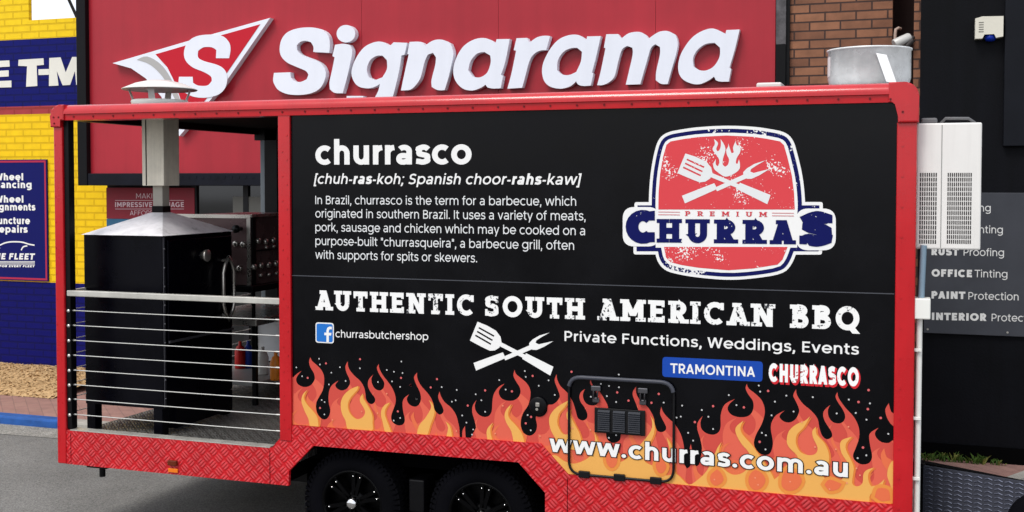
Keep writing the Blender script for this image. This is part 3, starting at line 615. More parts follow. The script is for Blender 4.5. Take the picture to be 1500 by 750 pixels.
mb = MB(); vs, tr = union([smooth([zE(*p) for p in [(752,328),(808,310),(880,350),(930,415),(975,510),(1000,580),(965,550),(925,470),(880,405),(820,352)]], 4, 60)]); mb.ext(vs, tr, LF-.003, LF-.0005); mb.build('grey_swoosh', mat('emblem_grey', (170, 168, 166), .4), emb)
mb = MB(); vs, tr = union([smooth([zE(*p) for p in [(1260,320),(1188,320),(1190,275),(1165,260),(1120,260),(1090,280),(1090,315),(1120,335),(1190,355),(1230,378),(1250,420),(1240,480),(1200,520),(1130,537),(1060,530),(1005,500),(983,470),(985,422),(1060,422),(1062,455),(1090,470),(1140,470),(1165,445),(1160,420),(1120,395),(1060,370),(1020,330),(1013,280),(1035,230),(1080,200),(1150,190),(1220,197),(1258,230),(1268,270)]], 4, 60)])
mb.ext(vs, tr, LF-.006, LF-.0035); mb.build('emblem_initial', M_LET, emb)

# poster in the shop window
PY = 4.17
pp = thing('window_poster', 'dull red poster with white wording beside the yellow wall under the big sign', 'poster', (-2.3, PY, 1.8))
a = uv(155.6, 275, PY); b = uv(285, 314, PY); zb_ = uv(156, 320, PY)[1]; z2 = uv(156, 333, PY)[1]
MB().box((a[0], PY, zb_), (b[0], PY+.012, a[1])).build('board', mat('dull_red', (132, 38, 50), .5, vary=.08), pp)
MB().box((a[0], PY, z2-.25), (b[0]-.2, PY+.012, zb_-.003)).build('blue_strip', mat('poster_blue', (52, 98, 128), .5, vary=.1), pp)
mb = MB(); M_PT = mat('poster_text', (205, 180, 184), .6)
text_mesh(mb, ('MAKING', .11), (199.5, 290.7), (239, 290.7), 7.4, PY, .002); text_mesh(mb, ('IMPRESSIVE SIGNAGE', .2), (168.8, 303.3), (269.6, 303.3), 7.2, PY, .002); text_mesh(mb, ('AFFORDABLE', .11), (190.4, 315.3), (248, 315.2), 6.8, PY, .002)
for y in (293.2, 305.8): mb.prism([uv(168.8, y, PY), uv(269.6, y, PY), uv(269.6, y+.7, PY), uv(168.8, y+.7, PY)], PY-.002, PY-.001)
mb.build('lettering', M_PT, pp)

# --- brown brick wall, dark recess, black wall at the right
BY = 4.0
M_BR = brick_mat('brown_brick', (140, 94, 68), (112, 72, 52), (60, 40, 34), .255, .0765, .007, .85, bumpd=.008, vary=.2)
M_BRS = brick_mat('brown_brick_side', (140, 94, 68), (112, 72, 52), (60, 40, 34), .255, .0765, .007, .85, axes='yz', bumpd=.008, vary=.2)
bx0, bx1 = uv(1157, 60, BY)[0]+.02, uv(1307, 60, BY)[0]
br = thing('brown_brick_building', 'brown brick wall with dark mortar between the red sign and the black wall', 'building', (bx0+.4, BY+1, 0))
mb = MB(); mb.box((bx0-.1, BY, 0), (bx1, 8, 6)); mb.build('brick_pier', M_BR, br)
ry = 4.5; rx1 = uv(1338.5, 60, 3.66)[0]
mb = MB(); mb.box((bx1, ry, 0), (rx1+.4, 8.01, 6.01)); mb.build('recess_wall', mat('brown_render', (46, 30, 28), .8, vary=.2, bump=.2, bscale=30), br)
mb = MB(); mb.box((rx1, 3.66, 0), (rx1+.2, ry-.002, 6.005)); mb.build('brick_corner', M_BR, br)
KW = 3.6
kx = uv(1345.5, 300, KW)[0]
blk = thing('black_painted_building', 'plain black painted wall at the right edge behind the white cooler unit', 'building', (9, KW+1, 0))
M_BW = mat('black_wall_paint', (8, 9, 14), .55, vary=.35, vscale=1.5, bump=.12, bscale=60, spec=.10, streak=.5)
mb = MB(); mb.box((kx, KW, 0), (16, 8.02, 6.02)); mb.build('wall', M_BW, blk)
a = uv(1469.5, 214, KW-.05); mb = MB(); mb.box((a[0], KW-.06, a[1]), (9, KW-.001, 6.03), .004); mb.build('fascia_panel', mat('black_fascia', (16, 18, 24), .45, vary=.2, spec=.12), blk)
mb = MB(); mb.box((kx, KW-.012, .05), (16, KW-.001, .20)); mb.build('plinth', M_DARK, blk)

tint = thing('dark_service_sign', 'dark grey sign with white list of tinting and proofing services on the black wall', 'sign', (5.9, KW, 1.1))
a = uv(1355.5, 282, KW); b = uv(1500, 489, KW); zb_ = uv(1356, 487, KW)[1]
mb = MB(); mb.box((a[0], KW-.03, zb_), (uv(1552, 480, KW)[0], KW-.002, a[1]), .003); mb.build('board', mat('sign_charcoal', (58, 60, 66), .5, vary=.14, vscale=3), tint)
P = KW-.03
for t_, w, l, r_, y in (('Tinting', .12, 1404, 1451.6, 309.2), ('Tinting', .12, 1422, 1469.3, 341.2), ('RUST', .27, 1364.5, 1404.5, 373.6), ('Proofing', .12, 1411.5, 1471, 374.4),
                        ('OFFICE', .27, 1364.5, 1423.8, 405), ('Tinting', .12, 1427.5, 1476, 406), ('PAINT', .27, 1364.5, 1414, 437.2), ('Protection', .12, 1418.5, 1492, 438.6),
                        ('INTERIOR', .27, 1365, 1445, 468.6), ('Protection', .12, 1452.5, 1526, 470.3)):
    mb = MB(); text_mesh(mb, (t_, w), (l, y), (r_, y+(r_-l)*.019), 10.8, P, .002); mb.build('text_line', mat('sign_white', (210, 210, 208), .6), tint)
mb = MB()
for x, z in ((a[0]+.03, a[1]-.03), (a[0]+.03, zb_+.03), (a[0]+.62, zb_+.03)): mb.disc((x, KW-.03, z), (0, -1, 0), .008, .004)
mb.build('screws', M_STEEL, tint)

sir = thing('alarm_siren_box', 'white alarm siren box with blue strobe on the black wall', 'alarm', (6.0, KW, 3.4))
a = uv(1428.5, 27, KW-.06); b = uv(1469, 56, KW-.06)
mb = MB(); w_ = b[0]-a[0]; mb.prism([(a[0], a[1]-.005), (a[0]+.05, a[1]+.008), (b[0], a[1]+.004), (b[0], b[1]+.01), (b[0]-w_*.25, b[1]+.002), (a[0]+w_*.68, b[1]+.03), (a[0]+w_*.33, b[1]+.03), (a[0]+w_*.26, b[1]), (a[0], b[1])], KW-.10, KW-.002)
mb.build('case', mat('cream_plastic', (208, 204, 190), .5, vary=.04), sir)
mb = MB(); c = ((a[0]+b[0])/2+.01, KW-.05, b[1]+.028); mb.lathe(c, (0, 0, -1), [(0, 0), (.042, 0), (.042, .03), (.03, .045), (0, .05)], 20); mb.build('strobe', mat('blue_lens', (10, 40, 140), .15), sir)
mb = MB()
for i in range(5): mb.box((a[0]+.025, KW-.1025, b[1]+.05+i*.018), (a[0]+.06, KW-.1005, b[1]+.056+i*.018))
mb.build('vent_slots', mat('slot_grey', (120, 118, 110), .7), sir)

fl = thing('wall_floodlight', 'small grey floodlight on bracket beside the brick corner above the fan drum', 'floodlight', (5.2, 3.7, 2.9))
p = on(1322, 59, 1, 3.6); q = p+Vector((.05, -.04, .045)); r_ = on(1337, 56, 1, 3.63)
mb = MB(); ax = Vector((-.115, -.05, -.06)); mb.tube([p-ax*.5, p-ax*.42, p+ax*.5, p+ax*.55], [.028, .036, .04, .036], 16); mb.build('lamp_head', mat('grey_alu_lamp', (186, 184, 180), .4, .1, vary=.1), fl)
mb = MB(); mb.tube([p-ax*.3, p+Vector((.06, .02, -.02)), r_+Vector((0, 0, .01)), r_+Vector((.02, .1, .01))], .012, 8); mb.tube([p+Vector((.03, 0, -.05)), p+Vector((.08, 0, .0))], .02, 8)
mb.build('bracket', mat('dark_bracket', (62, 58, 58), .5, .3), fl)
p = on(1311.5, 45, 1, 3.96)
mb = MB(); mb.tube([p+Vector((.04, .05, .02)), p+Vector((.025, .01, .022)), p+Vector((.004, 0, .01)), p+Vector((0, 0, -.03)), p+Vector((0, 0, -1.2))], .013, 10)
tag(mb.build('wall_conduit', mat('beige_pipe', (172, 150, 138), .5), None, True), 'thin beige conduit pipe bending into the brick pier behind the fan drum', 'pipe')

# weeds along the foot of the black wall
M_WEED = mat('weed_leaf', (66, 92, 34), .6, vary=.3, vscale=20); M_WEED2 = mat('dry_weed_leaf', (120, 124, 62), .7, vary=.3, vscale=20)
wr = random.Random(11)
for i, (px, hgt) in enumerate(((1354, .10), (1362, .12), (1378, .12), (1390, .15), (1411, .09), (1430, .14), (1440, .12), (1458, .08))):
    base = on(px, 668+(px-1345)*.02, 2, .07); base.y = KW-.04-.05*wr.random(); mb = MB()
    for k in range(15):
        a = wr.uniform(0, 6.28); l = hgt*wr.uniform(.35, .75); sp = wr.uniform(.1, .75); d = Vector((math.cos(a)*sp, math.sin(a)*sp*.6, 1)).normalized()
        s = d.cross(Vector((wr.uniform(-1, 1), wr.uniform(-1, 1), .2))).normalized()*wr.uniform(.006, .014); o_ = Vector((wr.uniform(-.05, .05), wr.uniform(-.02, .02), 0)); p = Vector((base.x, base.y, .07))+o_
        tip = p+d*l+Vector((math.cos(a), math.sin(a), -.35))*l*.25; mid = p+d*l*.6
        mb.cur = 1 if wr.random() < .3 else 0
        mb.add([p-s*.4, p+s*.4, mid+s, tip, mid-s], [(0, 1, 2, 3, 4)])
    tag(mb.build('weed', [M_WEED, M_WEED2], None, True), 'small green weed growing from the pavers at the foot of the black wall', 'weed', 'weeds along the foot of the black wall')

# ------------------------------------------------------------------ the trailer
TL, TW, ZT, ZR, ZS, ZF = 5.381, 2.46, 2.80, 2.71, .42, .60
tr_ = thing('food_trailer', 'red and black barbecue food trailer printed with flames and white lettering', 'trailer', (2.69, 1.23, 0))
def part(mb, name, m, parent=None): return mb.build(name, m, parent or tr_)
# side panel as one sheet, outline from its edges
PX = uv(427, 300)[0]; PXR = uv(1311.5, 450)[0]
pan = [uv(427, 166)[0:2], (PX, uv(429, 621.8)[1]), uv(610, 635.5), uv(793, 649.2), uv(833, 694), uv(1309, 738.5), (PXR+.01, ZR+.01), (PX, ZR+.01)]
pan = [(PX-.02, uv(429, 621.8)[1]-.02)]+[(p[0], p[1]-.02) for p in (uv(610, 635.5), uv(790, 649.2), uv(830, 694))]+[(PXR+.03, uv(1309, 738.5)[1]-.02), (PXR+.03, ZR+.02), (PX-.02, ZR+.02)]
PANEL_CLIP = [(PX, uv(429, 621.8)[1]), uv(610, 635.5), uv(793, 649.2), uv(833, 694), (PXR, uv(1309, 738.5)[1]), (PXR, ZR), (PX, ZR)]
mb = MB(); mb.prism(pan, 0, .03); part(mb, 'side_panel', M_BLACKP)
s0, s1 = uv(428, 403.5), uv(1310, 430.5); mb = MB(); mb.box((s0[0], -.003, s0[1]-.0025), (s1[0], -.0005, s0[1]+.0025)); part(mb, 'panel_joint', mat('joint_grey', (70, 72, 78), .5))
# other walls, roof, floor
mb = MB(); mb.box((PX-.015, .032, ZF), (PX+.02, TW-.04, ZR+.03)); part(mb, 'bulkhead', mat('inner_dark', (36, 34, 36), .6, vary=.1))
mb = MB(); mb.box((TL-.06, .03, ZS), (TL-.015, TW-.03, ZR+.04)); part(mb, 'front_wall', M_BLACKP)
mb = MB(); mb.box((PX+.022, TW-.035, ZS+.05), (TL-.062, TW, ZR+.04)); mb.box((.07, TW-.034, ZF), (PX-.02, TW-.004, 1.2)); part(mb, 'far_wall', M_BLACKP)
mb = MB(); mb.box((.02, .03, ZR+.045), (TL-.02, TW-.03, ZT-.012)); part(mb, 'roof', mat('roof_black', (8, 8, 9), .8, spec=.05))
mb = MB(); mb.box((.02, .012, ZF-.05), (PX, TW-.012, ZF), 0); part(mb, 'deck_floor', M_DECK)
mb = MB(); mb.box((.1, .3, ZS-.06), (TL, .38, ZS+.1)); mb.box((.1, TW-.38, ZS-.06), (TL, TW-.3, ZS+.1))
for x in (.15, 1.2, 2.4, 3.6, 4.8, 5.25): mb.box((x, .381, ZS), (x+.06, TW-.381, ZS+.08))
part(mb, 'chassis', M_BLACK)
# skirt
sk = [(.03, .646), (uv(399, 655.6)[0], .646), uv(413, 639.7), uv(430, 622.4), uv(610, 635.3), uv(793, 649.2), uv(833, 694.3), uv(1308, 738), (TL-.03, uv(1308, 738)[1]), (TL-.03, ZS-.02), (uv(799.5, 740)[0], ZS-.02),
      uv(799.3, 721), uv(760, 676.6), uv(460.5, 652.4), uv(424.6, 689.5), (uv(424, 700)[0], ZS), (.03, ZS)]
mb = MB(); mb.prism(sk, -.012, .012); part(mb, 'skirt', M_SKIRT)
mb = MB()
for x in (uv(397, 690)[0], uv(832, 720)[0]): mb.box((x-.0015, -.0135, ZS), (x+.0015, -.0125, .63 if x < 2 else .62))
mb.box((.103, -.0135, ZS), (.1055, -.0125, .63)); part(mb, 'skirt_joints', M_DARK)
mb = MB(); mb.box((.1, -.014, .6465), (uv(399, 655)[0]-.01, .06, .652)); part(mb, 'sill_edge', M_ALU)
# wheel well behind the arch
mb = MB(); xa, xb = 1.70, 3.62
mb.box((xa, .30, .1), (xb, .31, .98)); mb.box((xa, .013, .955), (xb, .3, .965)); mb.box((xa-.01, .013, ZS), (xa, .31, .96)); mb.box((xb, .013, ZS), (xb+.01, .31, .96)); part(mb, 'wheel_arch_lining', M_DARK)
# posts
def post_front(x0, x1, z0, z1, y=-.02):
    mb = MB(); mb.box((x0, y, z0), (x1, .04, z1), .008); return mb
prt = part(post_front(0, .07, ZS, 2.66), 'corner_post', M_RED)
mb = MB(); mb.box((.0705, -.004, .653), (.108, .05, ZR), .003); part(mb, 'inner_post', M_BLACK)
xr0 = uv(1311.5, 400)[0]
part(post_front(xr0, TL, ZS, 2.60), 'corner_post', M_RED)
mb = MB(); mb.box((TL-.035, .042, ZS), (TL, .09, 2.6), .006); part(mb, 'corner_trim', M_RED)
xb0, xb1 = uv(410.5, 400)[0], uv(427.6, 400)[0]
mb = MB(); mb.box((xb0, -.018, .70), (xb1, .03, ZR+.004), .004); part(mb, 'bay_post', M_RED)
mb = MB(); mb.box((.07, TW-.05, ZS), (.115, TW, 2.7), .003); part(mb, 'rear_post', mat('grey_post', (104, 112, 118), .5, vary=.1))
mb = MB(); mb.box((.116, TW-.06, ZS), (.24, TW-.002, 2.75), .004); part(mb, 'rear_frame', M_BLACK)
mb = MB(); mb.box((.02, TW-.06, 2.655), (PX, TW-.01, 2.762)); part(mb, 'rear_beam', M_BLACK)
mb = MB(); mb.box((.02, TW-.02, 2.765), (PX, TW+.02, 2.83), .006); part(mb, 'rear_rail', M_RED)
mb = MB(); mb.box((-.004, .05, 2.705), (.06, TW-.06, 2.79), .004); part(mb, 'end_rail', M_BLACK)
# rolled top rail and its corner pieces
prof = [(.02, 2.70), (-.022, 2.70), (-.024, 2.737), (-.034, 2.741)]+[(-.034+.058*(1-math.cos(R(a)))*.9, 2.745+.056*math.sin(R(a))) for a in range(10, 91, 10)]+[(.10, 2.798), (.10, 2.70)]
def rail(x0, x1, grow=0):
    mb = MB(); n = len(prof); P = [(y-(grow if y < .05 else 0), z+(grow if z > 2.75 else 0)) for y, z in prof]
    mb.add([(x0, y, z) for y, z in P]+[(x1, y, z) for y, z in P], [(i, (i+1) % n, (i+1) % n+n, i+n) for i in range(n)], False); mb.add([(x0, y, z) for y, z in P], [list(range(n))]); mb.add([(x1, y, z) for y, z in P], [list(range(n))[::-1]])
    for i in range(4, 13): mb.sm[i] = True
    return mb
xc0, xc1 = uv(97.5, 165)[0], uv(1303, 140)[0]
part(rail(xc0, xc1), 'top_rail', M_RED)
def corner(xo, xi, d, zlow):                 # moulded corner piece; d = +1 at the left end
    r = .075; z1 = ZT+.002
    pts = [(xo+d*(r-r*math.cos(R(a))), z1-r+r*math.sin(R(a))) for a in range(0, 91, 10)]
    P = [(xo, zlow)]+pts+[(xi, z1), (xi, 2.700), (xo+d*(abs(xi-xo)*.72), 2.697-.0), (xo+d*(.072 if d > 0 else xr0 and abs(TL-xr0)+.004), zlow+.06 if d > 0 else zlow+.035), (xo+d*(.072 if d > 0 else abs(TL-xr0)+.004), zlow)]
    if area(P) < 0: P = P[::-1]
    bm = bmesh.new(); A = [bm.verts.new((x, -.038, z)) for x, z in P]; B = [bm.verts.new((x, .1, z)) for x, z in P]; n = len(P)
    front = bm.faces.new(A); bm.faces.new(B[::-1])
    for i in range(n): bm.faces.new((A[(i+1) % n], A[i], B[i], B[(i+1) % n]))
    bmesh.ops.bevel(bm, geom=list(front.edges), offset=.010, segments=3, profile=.5, affect='EDGES')
    bm.verts.index_update(); out = MB(); out.add([v.co for v in bm.verts], [[v.index for v in f.verts] for f in bm.faces], False); bm.free(); return out
part(corner(-.012, xc0+.004, 1, 2.655), 'corner_piece', M_RED)
part(corner(TL+.008, xc1-.004, -1, 2.595), 'corner_piece', M_RED)
M_RIV = mat('rivet_dark', (96, 10, 18), .5)
mb = MB()
for i in range(33): mb.disc((.17+i*(TL-.40)/32, -.0245, 2.722), (0, -1, 0), .006, .003, 8)
for x, z in ((.02, 2.72), (.06, 2.72), (.025, 2.68), (TL-.13, 2.715), (TL-.07, 2.65)): mb.disc((x, -.0385, z), (0, -1, 0), .006, .003, 8)
part(mb, 'rail_rivets', M_RIV)
mb = MB()
for i in range(13):
    mb.disc((xr0+.028, -.0205, .62+i*.155), (0, -1, 0), .006, .003, 8); mb.disc((xb0+.062, -.0185, .78+i*.15), (0, -1, 0), .005, .003, 8)
    mb.disc((.012, -.0205, .50+i*.17), (0, -1, 0), .004, .003, 8)
    if i < 12: mb.disc((xb0+.03, -.0185, .83+i*.15), (0, -1, 0), .005, .003, 8)
part(mb, 'post_rivets', M_RED)
# hand rail and wires
mb = MB(); mb.box((.085, -.012, 1.540), (xb0+.01, .03, 1.578), .004); part(mb, 'hand_rail', M_ALU)
mb = MB(); mb.box((.02, .06, 1.545), (.05, TW-.1, 1.575), .003); part(mb, 'end_hand_rail', M_ALU)
for z in (1.442, 1.343, 1.243, 1.144, 1.044, .947, .850, .748):
    mb = MB(); mb.tube([(.09, .02, z), (.5, .02, z-.001), (1.2, .02, z-.002), (xb0+.005, .02, z)], .0031, 8)
    mb.tube([(.108, .02, z), (.13, .02, z)], .006, 8); mb.tube([(xb0-.045, .02, z), (xb0, .02, z)], .0055, 8)
    mb.lathe((.095, -.006, z), (0, -1, 0), [(0, 0), (.011, 0), (.011, .006), (0, .008)], 10); part(mb, 'rail_wire', M_WIRE)
    mb = MB(); mb.tube([(.04, .05, z), (.04, TW-.1, z)], .0035, 6); part(mb, 'end_wire', M_WIRE)
# marker light
ml = uv(256, 678); mb = MB(); mb.box((ml[0]-.033, -.035, ml[1]-.012), (ml[0]+.033, -.0125, ml[1]+.022), .006); lamp = part(mb, 'marker_light', mat('brown_lens', (96, 40, 20), .2))
mb = MB(); a = uv(256, 688); mb.box((a[0]-.036, -.022, a[1]-.014), (a[0]+.036, -.0125, a[1]+.012), .003); part(mb, 'reflector', mat('amber_reflector', (226, 118, 30), .25), lamp)
mb = MB(); mb.box((.12, .12, .37), (.28, .24, .415)); mb.tube([(.2, .18, .37), (.2, .18, .3)], .02, 8); part(mb, 'stabiliser_leg', M_BLACK)
# wheels
M_TYRE = mat('tyre_rubber', (7, 7, 11), .85, spec=.05, vary=.35, bump=.1, bscale=80); M_RIM = mat('black_alloy', (3, 3, 4), .3, spec=.09)
def wheel(cx, cz, yf=.075):
    r = .318
    mb = MB(); mb.lathe((cx, yf, cz), (0, 1, 0), [(.19, .012), (.20, 0), (.24, -.012), (.285, -.006), (.305, .012), (r, .03), (r+.002, .1), (r, .17), (.305, .188), (.26, .2), (.19, .19)], 56)
    for k in range(56):
        a = 2*math.pi*k/56; d = Vector((math.cos(a), 0, math.sin(a))); t = Vector((-math.sin(a), 0, math.cos(a)))
        for j, yy in enumerate((.022, .07, .12, .168)):
            a2 = (.5 if j % 2 else 0)*2*math.pi/56; d2 = d*math.cos(a2)+t*math.sin(a2); t2 = t*math.cos(a2)-d*math.sin(a2)
            mb.obox(Vector((cx, yf+yy, cz))+d2*(r+.002), t2*.012, Vector((0, .019, 0)), d2*.006)
    for k in range(60):                       # shoulder lugs
        a = 2*math.pi*k/60; d = Vector((math.cos(a), 0, math.sin(a))); t = Vector((-math.sin(a), 0, math.cos(a)))
        mb.obox(Vector((cx, yf+.006, cz))+d*.297, t*.010, Vector((0, -.006, 0))+d*.004, d*.016+Vector((0, .008, 0)))
    w = part(mb, 'wheel_tyre', M_TYRE)
    mb = MB(); mb.lathe((cx, yf, cz), (0, 1, 0), [(.205, .0), (.198, -.006), (.188, .004), (.182, .03), (.178, .12), (.19, .19)], 48)
    mb.lathe((cx, yf+.045, cz), (0, 1, 0), [(.0, -.01), (.05, -.01), (.07, .0), (.075, .03)], 24)
    for k in range(6):
        a = 2*math.pi*(k+.35)/6
        for s in (-.14, .14):
            d = Vector((math.cos(a+s), 0, math.sin(a+s))); t = Vector((-math.sin(a+s), 0, math.cos(a+s)))
            mb.obox(Vector((cx, yf+.035, cz))+d*.12, t*.012, Vector((0, .014, 0)), d*.072)
    mb.lathe((cx, yf+.09, cz), (0, 1, 0), [(.0, 0), (.18, 0)], 40); rim = part(mb, 'rim', M_RIM, w)
    mb = MB()
    for k in range(6):
        for s in (-.14, .14):
            a = 2*math.pi*(k+.35)/6+s; mb.lathe((cx+.168*math.cos(a), yf+.018, cz+.168*math.sin(a)), (0, -1, 0), [(.0065, -.01), (.0065, .004), (0, .007)], 8)
    part(mb, 'studs', M_CHROME, w)
    mb = MB(); mb.lathe((cx, yf+.035, cz), (0, -1, 0), [(.036, 0), (.036, .035), (.03, .05), (.012, .056), (0, .056)], 20); part(mb, 'hub_cap', M_CHROME, w)
c1 = on(514.5, 748, 1, .07); c2 = on(703, 766, 1, .07)
wheel(c1.x, .322); wheel(c2.x, .322)
mb = MB(); mb.tube([(c1.x, .1, .32), (c1.x, TW-.1, .32)], .03, 10); mb.tube([(c2.x, .1, .32), (c2.x, TW-.1, .32)], .03, 10); mb.box((c1.x-.3, .27, .42), (c2.x+.3, .30, .46)); mb.box(((c1.x+c2.x)/2-.05, .1, .3), ((c1.x+c2.x)/2+.05, .28, .5), .01); part(mb, 'suspension', M_BLACK)
# far side wheels (seen under the body)
mb = MB()
for c in (c1.x, c2.x): mb.lathe((c, TW-.25, .32), (0, 1, 0), [(0, 0), (.3, 0), (.32, .03), (.32, .17), (.3, .2), (0, .2)], 36)
part(mb, 'far_tyres', M_TYRE)

# ------- printing on the side
LV = .0009
def layer(mb, polys, off, clip=True, keep=None):
    """flat print: union of outlines (x,z), cut to the panel"""
    n = len(polys)
    if clip: vs, tr = union(list(polys)+[PANEL_CLIP], keep=lambda s: n in s and any(i in s for i in range(n)) and (keep is None or keep(s)))
    else: vs, tr = union(polys, keep=keep)
    mb.ext(vs, tr, -off, None); return mb
W_BOLD = .215
mb = MB(); text_mesh(mb, ('churrasco', .212), (462, 241.2), (691, 240.6), 35.5, 0, LV, track=-.03); part(mb, 'title_lettering', M_WHITE)
mb = MB(); text_mesh(mb, [('[chuh-', .15), ('ras', .21), ('-koh; Spanish choor-', .15), ('rahs', .21), ('-kaw]', .15)], (460, 269.2), (849, 270.6), 14.6, 0, LV, slant=.2); part(mb, 'pronunciation_lettering', M_WHITE)
mb = MB()
for t_, y, xr, yr in (('In Brazil, churrasco is the term for a barbecue, which', 299, 844, 301.3), ('originated in southern Brazil. It uses a variety of meats,', 318.6, 858, 322.9), ('pork, sausage and chicken which may be cooked on a', 338.6, 857, 344.6),
                      ('purpose-built "churrasqueira", a barbecue grill, often', 358.8, 841, 366), ('with supports for spits or skewers.', 378.9, 699, 384.4)):
    mb = MB(); text_mesh(mb, (t_, .115), (462, y), (xr, yr), 12.2, 0, LV); part(mb, 'paragraph_line', M_GREYV)
M_WORN = mat('worn_white_vinyl', (232, 232, 230), .5, wear=((40, 42, 48), 75, 9, 1.17, 1.26))
mb = MB()
for t_, xl, yl, xr, yr, cap in (('AUTHENTIC', 462, 453.8, 694, 462.3, 28.8), ('SOUTH', 710.5, 462.8, 857, 468.2, 30), ('AMERICAN', 875, 468.6, 1135.5, 479, 31.6), ('BBQ', 1157, 480, 1260, 484.2, 34)):
    mb = MB(); text_mesh(mb, (t_, .235), (xl, yl), (xr, yr), cap, 0, LV, slab=.18, track=.10); part(mb, 'slogan_word', M_WORN)
mb = MB(); text_mesh(mb, ('churrasbutchershop', .125), (491.5, 494), (627.5, 498.4), 10.6, 0, LV); part(mb, 'page_name_lettering', M_WHITE)
mb = MB(); text_mesh(mb, ('Private Functions, Weddings, Events', .15), (827, 499.4), (1258, 519.6), 14.6, 0, LV); part(mb, 'services_lettering', M_WHITE)
# social icon
def rrect(P, r, n=5):
    out = []; k = len(P)
    for i in range(k):
        p = Vector(P[i]); a = (Vector(P[i-1])-p).normalized(); b = (Vector(P[(i+1) % k])-p).normalized()
        for j in range(n+1):
            t = j/n; q0 = p+a*r*(1-t); q1 = p+b*r*t; out.append(tuple(q0*(1-t)+q1*t))
    return out
ic = [uv(462.3, 472), uv(489, 473), uv(489, 502.5), uv(462.3, 501)]; i0 = ic[0]; iw = ic[1][0]-ic[0][0]; ih = ic[0][1]-ic[3][1]; ic = [(i0[0], i0[1]), (i0[0]+iw, i0[1]), (i0[0]+iw, i0[1]-iw), (i0[0], i0[1]-iw)]
mb = MB(); layer(mb, [rrect(ic, .018)], LV, False); icon = part(mb, 'social_icon', M_WHITE)
mb = MB(); layer(mb, [rrect(offset(ic, -.007), .013)], 2*LV, False); part(mb, 'icon_field', mat('icon_blue', (32, 108, 190), .45), icon)
fx, fz = i0[0]+iw*.66, i0[1]-iw+.007; s = iw
mb = MB(); P = [[(fx-.055*s, fz), (fx+.075*s, fz), (fx+.075*s, fz+.34*s), (fx-.055*s, fz+.34*s)], [(fx-.17*s, fz+.33*s), (fx+.2*s, fz+.33*s), (fx+.22*s, fz+.46*s), (fx-.17*s, fz+.46*s)]]+stroke_quads([(fx+.01*s, fz+.4*s), (fx+.01*s, fz+.56*s), (fx+.05*s, fz+.66*s), (fx+.13*s, fz+.7*s), (fx+.24*s, fz+.7*s)], .065*s, 0)
layer(mb, P, 3*LV, False); part(mb, 'icon_letter', M_WHITE, icon)
# plate and stacked word
mb = MB(); layer(mb, [rrect([uv(970.5, 522.6), uv(1117.5, 529.6), uv(1116.8, 559.4), uv(970.2, 551.8)], .02)], LV, False); plate = part(mb, 'blue_name_plate', mat('plate_blue', (16, 66, 160), .45))
mb = MB(); text_mesh(mb, ('TRAMONTINA', .17), (982, 546.3), (1106, 551.9), 14.2, 0, 2*LV); part(mb, 'plate_lettering', M_WHITE, plate)
mb = MB(); text_mesh(mb, ('CHURRASCO', .25), (1126, 558.7), (1258, 566), 26.8, 0, LV, grow=.045, shift=(.006, -.008)); ch = part(mb, 'red_word_shadow', mat('print_red', (200, 34, 44), .5))
mb = MB(); text_mesh(mb, ('CHURRASCO', .27), (1126, 558.7), (1258, 566), 26.8, 0, 2*LV); part(mb, 'word_lettering', mat('worn_white_word', (235, 235, 233), .5, wear=((150, 60, 60), 90, 12, 1.27, 1.3)), ch)

# crossed spatula and fork (outline in the first print's pixels, moved as one for the badge)
def zU(x, y): return uv(420+x/3.409, 400+y/3.411)
SPAT = [zU(*p) for p in [(953,243),(1000,262),(1045,288),(1068,318),(1073,345),(1062,372),(1040,386),(1015,388),(985,374),(950,356),(915,337)]]
SLOTS = [[zU(*p) for p in q] for q in ([(957,276),(961,269),(1038,312),(1034,319)], [(949,295),(953,288),(1030,333),(1026,340)], [(940,314),(944,307),(1022,352),(1018,359)])]
BARS = [[zU(*p) for p in q] for q in ([(1058,362),(1070,345),(1205,415),(1196,432)], [(1195,400),(1332,468),(1316,512),(1176,428),(1182,416),(1190,412)], [(1215,360),(1226,380),(1092,436),(1082,418)], [(1062,402),(1080,396),(1090,418),(1085,428),(946,487),(933,449)])]
FORK = [zU(*p) for p in [(1313,297),(1262,312),(1228,332),(1211,350),(1212,372),(1228,383),(1248,384),(1285,368),(1331,340),(1290,349),(1258,356),(1243,348),(1247,336),(1272,320)]]
UT = [SPAT, FORK]+BARS
def draw_utensils(mb, T, off):
    polys = [[T(p) for p in q] for q in UT]+[[T(p) for p in q] for q in SLOTS]; n = len(UT)
    vs, tr = union(polys, keep=lambda s: not any(i >= n for i in s)); mb.ext(vs, tr, -off, None)
mb = MB(); draw_utensils(mb, lambda p: p, LV); part(mb, 'crossed_utensils_print', M_WHITE)

